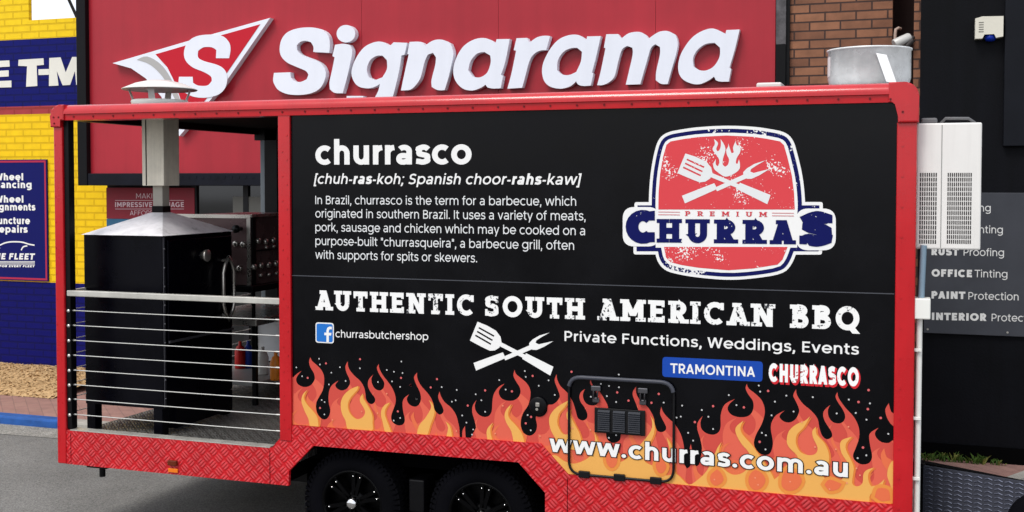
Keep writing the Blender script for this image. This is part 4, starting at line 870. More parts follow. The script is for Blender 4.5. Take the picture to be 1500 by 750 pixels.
# ------- flames
def zfA(x, y): return uv(425+x/6.251, 520+y/6.25)
def zfB(x, y): return uv(590+x/5.771, 540+y/5.77)
def zfC(x, y): return uv(820+x/4.41, 540+y/4.41)
def zfD(x, y): return uv(1000+x/3.947, 550+y/3.947)
F1 = [zfA(*p) for p in [(15,700),(15,240),(30,205),(60,175),(105,145),(72,185),(55,225),(75,270),(130,293),(185,280),(222,235),(226,200),(215,160),(185,110),(174,60),(186,20),(202,55),(240,88),(285,135),(310,190),(311,260),(298,325),(265,385),(243,430),(238,480),(250,535),(280,575),(310,590),(340,580),(362,545),(368,500),(355,440),(352,380),(362,315),(390,270),(446,232),(416,270),(425,300),(465,324),(510,315),(542,280),(550,250),(540,210),(520,170),(507,120),(513,85),(530,58),(530,95),(548,140),(590,190),(640,235),(675,290),(690,350),(695,400),(715,435),(745,450),(772,435),(780,405),(765,375),(735,335),(715,290),(714,245),(732,208),(762,180),(745,215),(750,260),(775,305),(815,325),(850,310),(863,270),(855,235),(825,190),(800,140),(796,110),(812,83),(818,125),(850,185),(900,250),(940,310),(965,380),(965,440),(945,500),(928,550),(928,590),(945,620),(985,643),(1025,640),(1048,615),(1050,580),(1035,510),(1030,440),(1045,395),(1092,358),(1072,390),(1072,420),(1095,455),(1140,473),(1175,460),(1195,425),(1198,380),(1185,330),(1160,280),(1138,225),(1138,195),(1163,160)]]
F1 += [zfB(*p) for p in [(124,80),(152,140),(205,200),(240,250),(260,300),(270,345),(290,375),(315,388),(338,375),(345,350),(330,310),(308,270),(300,230),(313,193),(320,225),(352,280),(410,330),(450,390),(470,460),(480,520),(482,640),(-500,600)]]
F0 = [zfB(*p) for p in [(506,620),(503,545),(510,512),(527,485),(528,520),(534,620)]]
F2 = [zfB(*p) for p in [(625,660),(620,500),(605,430),(588,370),(592,312),(625,265),(610,305),(615,350),(645,390),(690,408),(730,398),(752,360),(757,300),(765,230),(790,180),(820,148),(860,127),(822,170),(812,205),(830,245),(870,268),(930,270),(975,245),(995,205),(990,160),(960,110),(936,60),(945,10),(958,45),(1000,80),(1050,125),(1078,180),(1078,240),(1060,310),(1020,370),(1000,430),(1000,490),(1020,540),(1060,565),(1095,560),(1125,530),(1135,480),(1125,420),(1128,402),(1160,408),(1195,395),(1220,360),(1228,308),(1265,303),(1300,280),(1325,245),(1325,215),(1305,160),(1284,100),(1300,46),(1306,90),(1332,145)]]
F2 += [zfC(*p) for p in [(44,150),(64,178),(87,220),(105,280),(118,320),(150,335),(175,320),(178,290),(160,250),(135,215),(127,180),(138,150),(162,132),(150,165),(155,200),(175,228),(210,238),(240,230),(252,200),(240,160),(212,120),(195,92),(200,73),(218,115),(258,150),(290,200),(312,250),(308,330),(300,420),(310,460),(345,480),(385,465),(395,430),(400,350),(450,300),(508,268),(490,220),(471,170),(476,140),(494,116),(494,160),(522,210),(570,250),(605,310),(615,360),(630,400),(660,410),(685,395),(685,370),(665,330),(648,290),(656,246),(668,280),(702,320),(745,360),(780,420),(798,480),(805,540)]]
F2 += [zfD(*p) for p in [(10,443),(5,500),(25,538),(45,520),(42,465),(40,430),(47,396),(56,440),(64,490),(77,525),(95,515),(103,480),(112,420),(100,360),(85,310),(88,270),(116,234),(103,270),(110,310),(140,335),(180,342),(210,325),(220,290),(220,230),(235,180),(260,155),(302,136),(270,165),(260,195),(280,225),(320,240),(370,238),(400,215),(410,180),(405,145),(380,110),(364,75),(371,48),(382,75),(420,105),(455,140),(473,185),(473,230),(455,285),(425,340),(412,385),(420,420),(445,450),(475,460),(505,450),(520,410),(520,370),(510,310),(515,270),(540,230),(590,202),(565,225),(562,245),(590,268),(625,270),(655,250),(672,215),(672,190),(655,150),(639,115),(656,80),(662,115),(697,165),(745,205),(780,250),(790,300),(805,345),(830,368),(855,362),(865,345),(855,315),(825,270),(812,230),(820,200),(853,170),(840,200),(845,240),(870,270),(905,277),(930,265),(940,235),(925,195),(895,150),(884,120),(895,96),(902,130),(940,185),(990,240),(1018,300),(1020,360),(1000,420),(985,460),(995,490),(1030,513),(1070,510),(1090,490),(1095,460),(1085,410),(1078,350),(1093,325),(1132,302),(1112,330),(1120,360),(1150,385),(1190,390),(1216,375),(1260,370),(1260,800),(-700,600)]]
F3 = [zfD(*p) for p in [(1192,160),(1172,195),(1180,240),(1204,280),(1240,310),(1240,235),(1206,210)]]
BASES = [smooth(F, 3, 80) for F in (F0, F1, F2, F3)]
YEL = [[zfA(*p) for p in q] for q in (
  [(162,318),(125,352),(108,395),(110,440),(140,520),(172,590),(188,700),(268,700),(255,580),(220,520),(165,460),(132,405),(134,365)],
  [(627,283),(560,310),(500,360),(470,420),(467,480),(480,540),(510,600),(550,700),(745,700),(757,620),(757,560),(735,500),(700,440),(670,390),(670,350),(643,390),(645,430),(675,480),(690,520),(675,560),(640,583),(600,580),(560,545),(537,500),(532,450),(550,400),(590,350),(620,315)],
  [(917,433),(870,455),(840,500),(835,550),(850,610),(878,720),(935,720),(905,640),(885,590),(870,540),(878,490)])]
YEL += [[zfB(*p) for p in q] for q in (
  [(222,262),(242,310),(233,350),(190,420),(140,480),(118,570),(203,570),(235,480),(265,400),(272,350),(255,300)], [(363,443),(385,500),(368,580),(420,580),(410,515),(395,475)],
  [(766,453),(725,495),(710,540),(722,620),(766,620),(745,550),(745,500)], [(922,298),(880,340),(862,395),(880,460),(920,530),(942,640),(1035,640),(1010,550),(960,480),(905,420),(892,370)],
  [(1412,262),(1310,320),(1255,380),(1238,440),(1255,520),(1290,585),(1340,660),(1540,700),(1500,560),(1472,500),(1440,440),(1412,380),(1416,338),(1388,370),(1390,420),(1420,480),(1420,530),(1390,555),(1350,545),(1322,500),(1308,450),(1322,380),(1365,330)])]
YEL += [[zfC(*p) for p in [(-60,560),(-20,560),(20,590),(80,612),(140,600),(200,560),(228,480),(225,400),(248,470),(290,560),(340,600),(400,600),(455,560),(530,480),(590,400),(597,340),(583,298),(612,350),(610,420),(570,510),(545,590),(600,625),(650,640),(690,690),(740,660),(705,500),(690,440),(725,500),(735,580),(760,760),(60,760)]]]
YEL += [[zfD(*p) for p in [(-60,555),(-20,580),(35,630),(90,600),(140,550),(180,470),(200,420),(226,383),(210,440),(222,500),(240,540),(290,572),(350,560),(400,500),(380,440),(345,400),(315,350),(305,310),(320,285),(353,260),(335,300),(347,340),(400,400),(450,470),(510,560),(530,600),(560,575),(610,510),(680,515),(660,460),(620,420),(602,380),(615,320),(660,280),(705,262),(737,236),(700,300),(662,340),(655,390),(680,440),(730,460),(770,450),(780,415),(755,360),(750,320),(771,296),(775,340),(820,390),(845,450),(842,510),(800,570),(850,612),(920,600),(955,540),(958,510),(920,450),(910,400),(925,370),(980,353),(947,390),(945,430),(975,490),(990,540),(980,620),(1010,640),(1040,620),(1045,570),(1065,545),(1107,531),(1075,565),(1075,610),(1090,640),(1130,630),(1167,598),(1150,640),(1110,670),(1080,700),(1090,800),(-60,720)]],
        [zfD(*p) for p in [(1216,490),(1190,530),(1183,580),(1200,630),(1216,690),(1260,690),(1260,490)]]]
YEL = [smooth(F, 3, 80) for F in YEL]
DROPS = [[zfC(*p) for p in q] for q in ([(330,520),(300,570),(310,620),(340,640),(368,615),(372,560)], [(640,560),(620,620),(640,670),(670,670),(690,630),(670,590)])]
DROPS += [[zfD(*p) for p in q] for q in ([(200,540),(165,570),(160,605),(185,635),(220,625),(238,600),(225,565)], [(420,545),(385,580),(385,630),(415,660),(455,650),(480,610),(465,570)], [(600,545),(575,590),(575,640),(610,665),(660,655),(690,610),(665,565)], [(850,600),(820,630),(850,665),(900,655),(920,625)], [(1130,650),(1110,700),(1150,725),(1200,720),(1190,660)])]
DROPS = [smooth(F, 3, 80) for F in DROPS]
def shifted(F, dx, dz): return [(x+dx, z+dz) for x, z in F]
mb = MB(); layer(mb, BASES, LV); fl_ = part(mb, 'flame_print', mat('flame_dark', (194, 72, 62), .45))
def inter(A, B, off, m, name):              # B inside A
    n, k = len(A), len(B); mb = MB()
    vs, tr = union(list(A)+list(B)+[PANEL_CLIP], keep=lambda s: any(i in s for i in range(n)) and any(n <= i < n+k for i in s) and n+k in s); mb.ext(vs, tr, -off, None); return part(mb, name, m, fl_)
M_F2 = mat('flame_mid', (212, 94, 74), .45); M_F3 = mat('flame_orange', (216, 106, 68), .45); M_FY = mat('flame_yellow', (222, 164, 84), .45); M_FO = mat('flame_edge', (214, 120, 52), .45)
inter(BASES, [shifted(F, .012, -.10) for F in BASES], 2*LV, M_F2, 'inner_flame')
inter(BASES, [shifted(F, -.02, -.235) for F in BASES], 3*LV, M_F3, 'inner_flame')
inter(BASES, [shifted(F, .010, -.002) for F in YEL], 4*LV, M_FO, 'flame_outline')
inter(BASES, YEL, 5*LV, M_FY, 'yellow_flame')
inter(BASES, [offset(F, .018) for F in DROPS], 6*LV, mat('flame_drop', (218, 136, 62), .45), 'flame_drops')
inter(BASES, DROPS, 7*LV, M_F3, 'flame_drops')
# sparks
SPK = [zfA(*p)+(c,) for *p, c in [(62,112,0),(115,193,0),(166,208,1),(270,33,0),(278,85,0),(333,75,1),(382,160,0),(360,268,0),(461,110,0),(513,236,0),(645,37,1),(644,120,0),(294,410,0),(321,429,0),(279,483,1),(319,542,0),(809,246,0),(890,136,0),(955,152,0),(1023,58,0),(1034,163,0),(1020,208,1),(938,240,0),(1012,290,0),(1108,276,1),(1161,400,0),(991,514,1),(1012,574,0),(953,598,0),(890,352,2),(805,530,2),(660,515,2),(392,592,2)]]
SPK += [zfB(*p)+(c,) for *p, c in [(71,140,1),(293,87,1),(240,157,1),(333,154,0),(460,178,0),(119,254,0),(419,277,0),(451,266,0),(553,310,1),(506,394,0),(542,454,0),(599,512,0),(589,555,0),(620,215,0),(700,182,1),(668,266,0),(700,363,0),(819,95,0),(873,175,0),(926,190,1),(1035,19,0),(1043,68,0),(1101,60,1),(1153,143,0),(1236,97,0),(1288,220,0),(1059,390,0),(1088,406,1),(1043,460,1),(1085,519,0),(1162,568,2),(850,312,2),(785,546,2),(457,525,2)]]
SPK += [zfC(*p)+(c,) for *p, c in [(78,19,1),(383,37,0),(268,97,0),(320,110,0),(384,119,0),(373,152,1),(306,176,0),(366,214,0),(446,205,1),(594,219,1),(641,162,1),(673,218,0),(792,237,0),(756,315,0),(783,308,0),(203,180,0),(84,382,2),(200,394,2),(319,445,0),(366,428,0)]]
SPK += [zfD(*p)+(c,) for *p, c in [(268,112,0),(312,170,0),(355,183,1),(177,176,1),(112,198,0),(150,237,0),(72,268,1),(177,308,0),(33,330,0),(62,375,0),(441,57,0),(449,92,0),(495,88,1),(600,115,0),(534,150,0),(515,229,0),(642,207,0),(753,124,0),(459,330,0),(482,344,0),(446,382,1),(480,426,0),(891,218,0),(961,138,0),(1017,152,1),(1083,160,0),(1071,193,1),(1001,215,0),(1063,254,0),(1145,244,1),(1075,83,1),(1189,336,0),(1043,415,1),(1012,476,0),(1062,460,0),(959,295,2),(766,412,2),(886,425,2),(690,268,2),(1005,535,2),(1025,575,2),(950,620,2),(420,590,2),(437,630,2),(850,655,2),(622,612,2),(185,600,2)]]
for c_, m_, r_ in ((0, mat('spark_white', (190, 190, 190), .5), .0050), (1, mat('spark_red', (206, 96, 98), .5), .0070), (2, mat('spark_orange', (226, 140, 110), .5), .0048)):
    mb = MB()
    for x, z, c in SPK:
        if c == c_: mb.add([(x+r_*math.cos(k*math.pi/3), -8*LV, z+r_*math.sin(k*math.pi/3)) for k in range(6)], [list(range(6))])
    part(mb, 'spark_print', m_)
# web address with its dark outline
A_ = dict(pl=(805.5, 660.8), pr=(1242, 698.6), cap_px=24.5, yplane=0)
mb = MB(); text_mesh(mb, ('www.churras.com.au', .20), off=9*LV, grow=.045, **A_); ol = part(mb, 'address_outline', mat('print_black', (16, 14, 14), .5))
mb = MB(); text_mesh(mb, ('www.churras.com.au', .20), off=10*LV, **A_); part(mb, 'address_lettering', M_WHITE, ol)

# ------- round badge
def zG(x, y): return uv(880+x/2.779, 160+y/2.778)
RED_F = [(235,408),(236,340),(242,265),(254,195),(268,145),(285,131),(340,121),(400,113),(510,107),(620,112),(680,121),(730,131),(746,146),(760,195),(778,270),(787,340),(790,408),(780,490),(760,562),(740,612),(720,632),(620,648),(520,655),(400,645),(330,634),(283,622),(266,602),(258,560),(242,480)]
RED_F = [zG(*p) for p in RED_F]; K_ = (zG(350, 300)[0]-zG(250, 300)[0])/100
def rect_g(x0, y0, x1, y1): return [zG(x0, y0), zG(x1, y0), zG(x1, y1), zG(x0, y1)]
wing = [rect_g(150, 391, 890, 412), rect_g(146, 552, 887, 578)]
def chaikin(P, k=2):
    for _ in range(k): P = [q for i in range(len(P)) for q in ((.75*P[i][0]+.25*P[(i+1) % len(P)][0], .75*P[i][1]+.25*P[(i+1) % len(P)][1]), (.25*P[i][0]+.75*P[(i+1) % len(P)][0], .25*P[i][1]+.75*P[(i+1) % len(P)][1]))]
    return P
outer = chaikin(offset(RED_F, 40*K_)); navy = chaikin(offset(RED_F, 28*K_)); inner = chaikin(offset(RED_F, 12*K_), 1)
cbox = rrect(rect_g(90, 398, 240, 558), 48*K_, 8); sbox = rrect(rect_g(795, 404, 957, 574), 48*K_, 8)
mb = MB(); layer(mb, [outer, cbox, sbox]+[rrect(offset(w_, 13*K_), 10*K_) for w_ in wing], LV, False); badge = part(mb, 'badge_print', M_WHITE)
M_BN = mat('badge_navy', (12, 18, 82), .5, spec=.1, wear=((228, 228, 226), 85, 7, 1.25, 1.28)); M_BR_ = mat('badge_red', (206, 64, 70), .5, wear=((228, 228, 226), 110, 6.5, 1.21, 1.25))
mb = MB(); layer(mb, [navy]+wing, 2*LV, False); part(mb, 'badge_ring', M_BN, badge)
mb = MB(); layer(mb, [inner, rect_g(224, 405, 800, 563), cbox, sbox], 3*LV, False); part(mb, 'badge_band', M_WHITE, badge)
n_ = MB(); vs, tr = union([RED_F, rect_g(100, 408, 900, 560)], keep=lambda s: 0 in s and 1 not in s); n_.ext(vs, tr, -4*LV, None); part(n_, 'badge_field', M_BR_, badge)
mb = MB()
for ch_, xl, xr, yb, cap in (('H', 962, 999, 355.2, 34.5), ('U', 1004, 1039.8, 355.8, 34.8), ('R', 1045.8, 1081.5, 356.3, 34.8), ('R', 1087.6, 1123.5, 357, 35), ('A', 1127.5, 1166, 357.6, 35.3)):
    text_mesh(mb, (ch_, .265), (xl, yb), (xr, yb+.3), cap, 0, 5*LV, slab=.17)
text_mesh(mb, ('C', .34), (916.5, 356), (959.5, 356.6), 48, 0, 5*LV); text_mesh(mb, ('S', .34), (1171, 360.5), (1220, 361.2), 51, 0, 5*LV)
for q in ([(947, 323), (959.5, 323), (959.5, 308.5), (951, 309.5)], [(946, 340), (959.3, 340), (959.5, 354.5), (950, 355)], [(1206, 326.5), (1219.5, 327), (1219.5, 315), (1208, 311)], [(1171, 345), (1183, 345), (1182, 358), (1171, 357.5)]): mb.ext([uv(*p) for p in q], [(0, 1, 2, 3)], -5.3*LV, None)
part(mb, 'badge_lettering', mat('badge_letter_navy', (12, 18, 82), .5, spec=.1, wear=((228, 228, 226), 85, 9, 1.285, 1.31)), badge)
mb = MB(); text_mesh(mb, ('PREMIUM', .2), (1003.5, 316.2), (1124, 317.6), 7.0, 0, 5*LV, slab=.12, track=.9)
for x0, x1, y in ((964.5, 996, 310), (964.5, 996, 314), (1131, 1163, 311.6), (1131, 1163, 315.6)): layer(mb, [[uv(x0, y), uv(x1, y+.3), uv(x1, y+1.1), uv(x0, y+.8)]], 5*LV, False)
part(mb, 'badge_small_lettering', mat('badge_text_red', (196, 60, 70), .5), badge)
src = [zU(953, 243), zU(1332, 468), zU(933, 449)]; dst = [zG(345, 180), zG(692, 349), zG(331, 352)]
A = np.array([[*s, 1] for s in src]); B = np.linalg.solve(A, np.array(dst)); TT = lambda p: tuple(np.array([p[0], p[1], 1]) @ B)
mb = MB(); draw_utensils(mb, TT, 5*LV)
FIRE = [uv(940+x/5.356, 170+y/5.357) for x, y in [(568,180),(600,212),(586,255),(594,276),(610,268),(622,230),(620,181),(648,225),(658,268),(640,330),(636,378),(656,398),(678,380),(686,340),(670,305),(664,268),(678,240),(680,214),(694,260),(706,292),(724,285),(718,245),(740,193),(744,222),(776,252),(770,290),(746,330),(740,368),(752,376),(764,340),(772,380),(765,420),(720,455),(656,476),(600,442),(570,415),(562,375),(583,340),(582,378),(598,394),(610,370),(604,330),(570,285),(557,255),(575,220)]]
layer(mb, [smooth(FIRE, 3, 70)], 5*LV, False); part(mb, 'badge_utensils_print', M_GREYV, badge)

# ------- access hatch
def zH(x, y): return uv(820+x/4.41, 540+y/4.41)
hc = [zH(64, 62), zH(742, 92), zH(738, 722), zH(62, 678)]
x0 = zH(64, 300)[0]; x1 = zH(740, 300)[0]; z1 = zH(400, 72)[1]; z0 = zH(400, 703)[1]
loop = rrect([(x0, z0), (x1, z0), (x1, z1), (x0, z1)], .075, 6)
mb = MB(); mb.tube([(x, -.014, z) for x, z in loop], .0075, 8, closed=True); ha = part(mb, 'hatch_frame', mat('hatch_black', (15, 15, 17), .4))
mb = MB(); q = [p for p in loop if p[1] > z1-.07]; q = sorted(q, key=lambda p: p[0]); mb.tube([(x, -.022, z+.004) for x, z in q], .012, 8); part(mb, 'hatch_hood', mat('hatch_grey', (62, 64, 72), .35), ha)  # highlight on the raised brow put into its grey colour
a = zH(229, 250); b = zH(555, 420); vz0, vz1 = zH(390, 420)[1], zH(390, 258)[1]
mb = MB(); mb.box((a[0], -.018, vz0), (b[0], -.007, vz1), .003); vent = part(mb, 'hatch_vent', mat('vent_black', (13, 13, 15), .45), ha)
mb = MB(); w_ = (b[0]-a[0])
for k in range(3):
    c0 = a[0]+w_*(.075+.30*k); c1_ = c0+w_*.235
    for j in range(10):
        z = vz0+(vz1-vz0)*(.1+.083*j); mb.add([(c0, -.0185, z+.011), (c1_, -.0185, z+.011), (c1_, -.030, z), (c0, -.030, z), (c0, -.0185, z-.002), (c1_, -.0185, z-.002)], [(0, 1, 2, 3), (3, 2, 5, 4)])
part(mb, 'louvres', mat('louvre_grey', (40, 43, 50), .4), ha)
for x, y in ((238, 165), (540, 180)):
    c = zH(x, y); mb = MB(); mb.box((c[0]-.028, -.022, c[1]+.02), (c[0]+.028, -.0075, c[1]+.05), .005); mb.box((c[0]-.02, -.02, c[1]-.045), (c[0]+.02, -.0075, c[1]-.015), .006); mb.tube([(c[0]-.012, -.024, c[1]+.02), (c[0]-.012, -.028, c[1]-.02), (c[0]+.012, -.028, c[1]-.02), (c[0]+.012, -.024, c[1]+.02)], .004, 6)
    part(mb, 'latch', mat('latch_steel', (96, 96, 100), .3, .8), ha)
for x, y in ((163, 668), (390, 686), (624, 708)):
    c = zH(x, y); mb = MB(); mb.box((c[0]-.032, -.026, z0-.016), (c[0]+.032, -.0075, z0+.022), .004); part(mb, 'hinge', MATS['hatch_black'], ha)
c = uv(789, 594); mb = MB(); mb.lathe((c[0], -.006, c[1]), (0, -1, 0), [(.052, 0), (.052, .008), (.045, .012), (0, .012)], 28); lk = part(mb, 'filler_cap', M_BLACK)
mb = MB(); mb.box((c[0]-.012, -.024, c[1]-.004), (c[0]+.012, -.0185, c[1]+.02), .003); mb.disc((c[0]-.004, -.0185, c[1]-.018), (0, -1, 0), .008, .003); part(mb, 'cap_lock', M_STEEL, lk)

# ------- fan drum, air conditioner, conduit on the trailer
cy_ = .62; cd_ = on(1273, 100, 1, cy_); rad = (uv(1338, 100, cy_)[0]-uv(1208, 100, cy_)[0])/2*.955
ztop = on(1273, 70, 1, cy_-rad*.5)[2]
mb = MB(); mb.lathe((cd_.x, cy_, 0), (0, 0, 1), [(0, ZT), (rad*.94, ZT), (rad*.95, ZT+.05), (rad*.985, ZT+.075), (rad*.985, ztop-.012), (rad*1.012, ztop-.008), (rad*1.012, ztop), (rad*.97, ztop), (rad*.96, ztop-.09), (0, ztop-.1)], 56); fan = part(mb, 'fan_drum', M_GALV)
mb = MB()
for k, da in enumerate(np.linspace(-.16, .16, 9)[:-1]):
    a = R(196)+da; a2 = a+.04; r = rad*.988; mb.add([(cd_.x+r*math.cos(t), cy_+r*math.sin(t), z) for t, z in ((a, ZT+.09), (a2, ZT+.09), (a2, ZT+.20), (a, ZT+.20))], [(0, 1, 2, 3)])
part(mb, 'drum_label', mat('drum_label', (222, 214, 214), .5), fan)
b0, b1 = on(1291, 79, 1, cy_-rad*1.03), on(1306, 121, 1, cy_-rad*1.25); t = Vector((.027, 0, -.006))
mb = MB(); mb.obox((b0+b1)/2, t, Vector((0, .003, 0)), (b1-b0)/2); part(mb, 'drum_bracket', mat('white_bracket', (226, 226, 226), .4), fan)
mb = MB(); a = uv(1111, 124, .5); mb.box((a[0], .4, ZT-.01), (a[0]+.14, .6, ZT+.055), .01); part(mb, 'roof_vent', mat('roof_plastic', (214, 206, 202), .5))
AY = .06
ax0, ax1 = TL-.002, uv(1437.5, 270, AY)[0]; az0, az1 = uv(1390, 365.5, AY)[1], uv(1390, 180, AY)[1]
mb = MB(); mb.box((ax0, AY, az0), (ax1, AY+.75, az1), .008); acu = part(mb, 'air_conditioner', mat('cooler_white', (222, 220, 216), .4, vary=.03, streak=.12))
xs_ = uv(1379, 270, AY)[0]; mb = MB(); mb.box((xs_-.002, AY-.0012, az0+.01), (xs_+.002, AY-.0003, az1-.01)); part(mb, 'casing_seam', mat('seam_grey', (140, 140, 138), .6), acu)
M_GR = mat('grille_dark', (62, 60, 60), .6)
for (l, r_) in ((1346.5, 1372.5), (1387, 1423.5)):
    g0, g1 = uv(l, 300, AY)[0], uv(r_, 300, AY)[0]; gz0, gz1 = uv(l+10, 357.5, AY)[1], uv(l+10, 252.5, AY)[1]
    mb = MB(); nc = int((g1-g0)/.0098); nr = 15; px_ = (g1-g0)/nc; pz_ = (gz1-gz0)/nr
    for i in range(nc):
        for j in range(nr): mb.add([(g0+(i+.2)*px_, AY-.0012, gz0+(j+.08)*pz_), (g0+(i+.8)*px_, AY-.0012, gz0+(j+.08)*pz_), (g0+(i+.8)*px_, AY-.0012, gz0+(j+.90)*pz_), (g0+(i+.2)*px_, AY-.0012, gz0+(j+.90)*pz_)], [(0, 1, 2, 3)])
    part(mb, 'air_grille', M_GR, acu)
mb = MB(); mb.tube([(ax0+.12, AY+.12, az1+.006), (ax0+.14, AY+.1, az1+.028), (ax1-.06, AY+.1, az1+.026), (ax1-.03, AY+.13, az1+.006)], .008, 8); mb.box((ax0+.02, AY+.05, az1-.002), (ax0+.1, AY+.12, az1+.03), .01); part(mb, 'pipe_bracket', mat('bracket_grey', (96, 96, 98), .5), acu)
mb = MB(); xq = TL+.028; mb.tube([(xq+.01, .05, az0+.02), (xq+.008, .05, az0-.05), (xq, .045, 1.66)], .016, 10); part(mb, 'coolant_pipe', mat('pipe_blue_grey', (120, 142, 158), .5))
mb = MB(); jz0, jz1 = uv(1350, 466, .05)[1], uv(1350, 436, .05)[1]; mb.box((TL-.012, -.01, jz0), (uv(1363, 450, .02)[0], .10, jz1), .006); part(mb, 'junction_box', M_PVC)
mb = MB(); mb.tube([(xq-.006, .04, jz0+.01), (xq-.008, .035, .5)], .0155, 12); cp = part(mb, 'conduit_pipe', M_PVC)
mb = MB()
for y in (512, 612, 700): z = uv(1343, y, .03)[1]; mb.box((TL-.002, .005, z-.008), (xq+.006, .02, z+.008), .002)
part(mb, 'pipe_clips', M_PVC, cp)
# drawbar, jockey wheel
mb = MB(); mb.obox((5.97, .82, .37), (.62, .36, 0), (-.02, .03, 0), (0, 0, .05)); mb.obox((5.97, 1.64, .37), (.62, -.36, 0), (.02, .03, 0), (0, 0, .05)); mb.box((6.5, 1.12, .32), (6.9, 1.34, .42), .01); part(mb, 'drawbar', M_BLACK)
mb = MB(); jw = on(1527, 772, 1, -.12); mb.lathe((jw.x, -.16, jw.z), (0, 1, 0), [(.03, .0), (.10, -.004), (.145, .0), (.16, .02), (.163, .05), (.16, .08), (.145, .1), (.03, .1)], 32); sp_ = part(mb, 'jockey_wheel', M_TYRE)
mb = MB(); mb.tube([(jw.x, -.11, jw.z), (jw.x+.06, .0, jw.z), (jw.x+.06, .3, .45), (jw.x+.0, .62, .47)], .025, 10); part(mb, 'jockey_arm', M_BLACK, sp_)

# ------------------------------------------------------------------ checker plate ramp standing at the front of the trailer
rp_ = thing('checker_plate_ramp', 'dark grey ribbed tread plate ramp standing upright at the right end of the trailer', 'ramp', (5.7, .3, 0))
r0 = on(1352.5, 682.5, 2, .75); r1 = on(1500, 706.5, 2, .75)
d = (r1-r0); d.z = 0; L_ = d.length*1.25; d.normalize(); nrm = Vector((d.y, -d.x, 0))
M_RUB = mat('dark_plate', (66, 68, 78), .5, .35, vary=.15, vscale=5)
def ramp_pt(s, z, o): return r0+d*s+nrm*o+Vector((0, 0, z-.75))
mb = MB(); mb.add([ramp_pt(s, z, o) for o in (0, -.025) for s, z in ((0, .02), (L_, .02), (L_, .75), (0, .75))], [(0, 1, 2, 3), (7, 6, 5, 4), (0, 4, 5, 1), (1, 5, 6, 2), (2, 6, 7, 3), (3, 7, 4, 0)]); part(mb, 'plate', M_RUB, rp_)
mb = MB(); rows = 31; cols = 12
for i in range(cols):
    for j in range(rows):
        s = .012+i*.052; z = .04+j*.0230; 
        for k, (a0, a1, b0_, b1_) in enumerate(((s, s+.021, z, z+.007), (s+.021, s+.042, z+.007, z+.0))):
            A0 = ramp_pt(a0, b0_, .001); A1 = ramp_pt(a1, b1_, .001); U_ = Vector((0, 0, .0065))
            mid0 = ramp_pt(a0, b0_, .005)+U_*.5; mid1 = ramp_pt(a1, b1_, .005)+U_*.5
            mb.add([A0, A1, mid1, mid0, A0+U_, A1+U_], [(0, 1, 2, 3), (3, 2, 5, 4)])
part(mb, 'tread_ribs', mat('rib_metal', (104, 108, 124), .38, .5, vary=.2, vscale=8), rp_)
mb = MB(); mb.add([ramp_pt(s, z, o) for o in (.004, -.03) for s, z in ((-.03, .0), (-.001, .0), (-.001, .76), (-.03, .76))], [(0, 1, 2, 3), (7, 6, 5, 4), (0, 4, 5, 1), (1, 5, 6, 2), (2, 6, 7, 3), (3, 7, 4, 0)]); part(mb, 'edge_frame', M_BLACK, rp_)

# ------------------------------------------------------------------ smoker oven on the deck
M_OV = mat('oven_black', (3, 3, 9), .28, vary=.3, vscale=3, spec=.12)
ov = thing('smoker_oven', 'tall black steel barbecue smoker with pyramid hood and square flue on the trailer deck', 'smoker', (.36, .62, ZF))
ox0, ox1, oy0, oy1, oz0, oz1 = .035, .668, .22, 1.04, .78, 1.937
mb = MB(); mb.box((ox0, oy0, oz0), (ox1, oy1, oz1), .004); part(mb, 'body', M_OV, ov)
ap = on(235, 311, 1, .62); az = ap.z; ax_, ay_ = (ox0+ox1)/2+.012, (oy0+oy1)/2; e = .012; q = .045
mb = MB(); v = [(ox0-e, oy0-e, oz1), (ox1+e, oy0-e, oz1), (ox1+e, oy1+e, oz1), (ox0-e, oy1+e, oz1), (ax_-q, ay_-q, az), (ax_+q, ay_-q, az), (ax_+q, ay_+q, az), (ax_-q, ay_+q, az)]
v += [(x, y, z+.012) if i < 4 else (x, y, z) for i, (x, y, z) in enumerate(v)][:0]
mb.add(v, [(0, 1, 5, 4), (1, 2, 6, 5), (2, 3, 7, 6), (3, 0, 4, 7), (4, 5, 6, 7), (3, 2, 1, 0)]); part(mb, 'hood', mat('hood_steel', (226, 224, 226), .35, .0, vary=.14, vscale=7, streak=.25), ov)
mb = MB(); zj = uv(230, 300, ay_-.07)[1]; zf = on(235, 272, 1, ay_-.15)[2]; mb.box((ax_-.04, ay_-.04, az-.02), (ax_+.04, ay_+.04, zf+.02), .003); part(mb, 'lower_flue', mat('flue_grey', (160, 156, 146), .4, .0, vary=.15), ov)
mb = MB(); mb.box((ax_-.046, ay_-.046, az-.005), (ax_+.046, ay_+.046, az+.045), .003); part(mb, 'flue_collar', M_BLACK, ov)
hw = .09; mb = MB(); mb.box((ax_-hw, ay_-hw, zf), (ax_+hw, ay_+hw, ZR+.044), .004); flu = part(mb, 'upper_flue', mat('flue_steel', (236, 229, 210), .42, .0, streak=.3, vary=.14, vscale=5), ov)
mb = MB(); xs_ = ax_-hw+.035; mb.box((xs_-.004, ay_-hw-.002, zf+.002), (xs_+.004, ay_-hw-.0005, ZR+.04)); part(mb, 'flue_seam', M_DARK, flu)
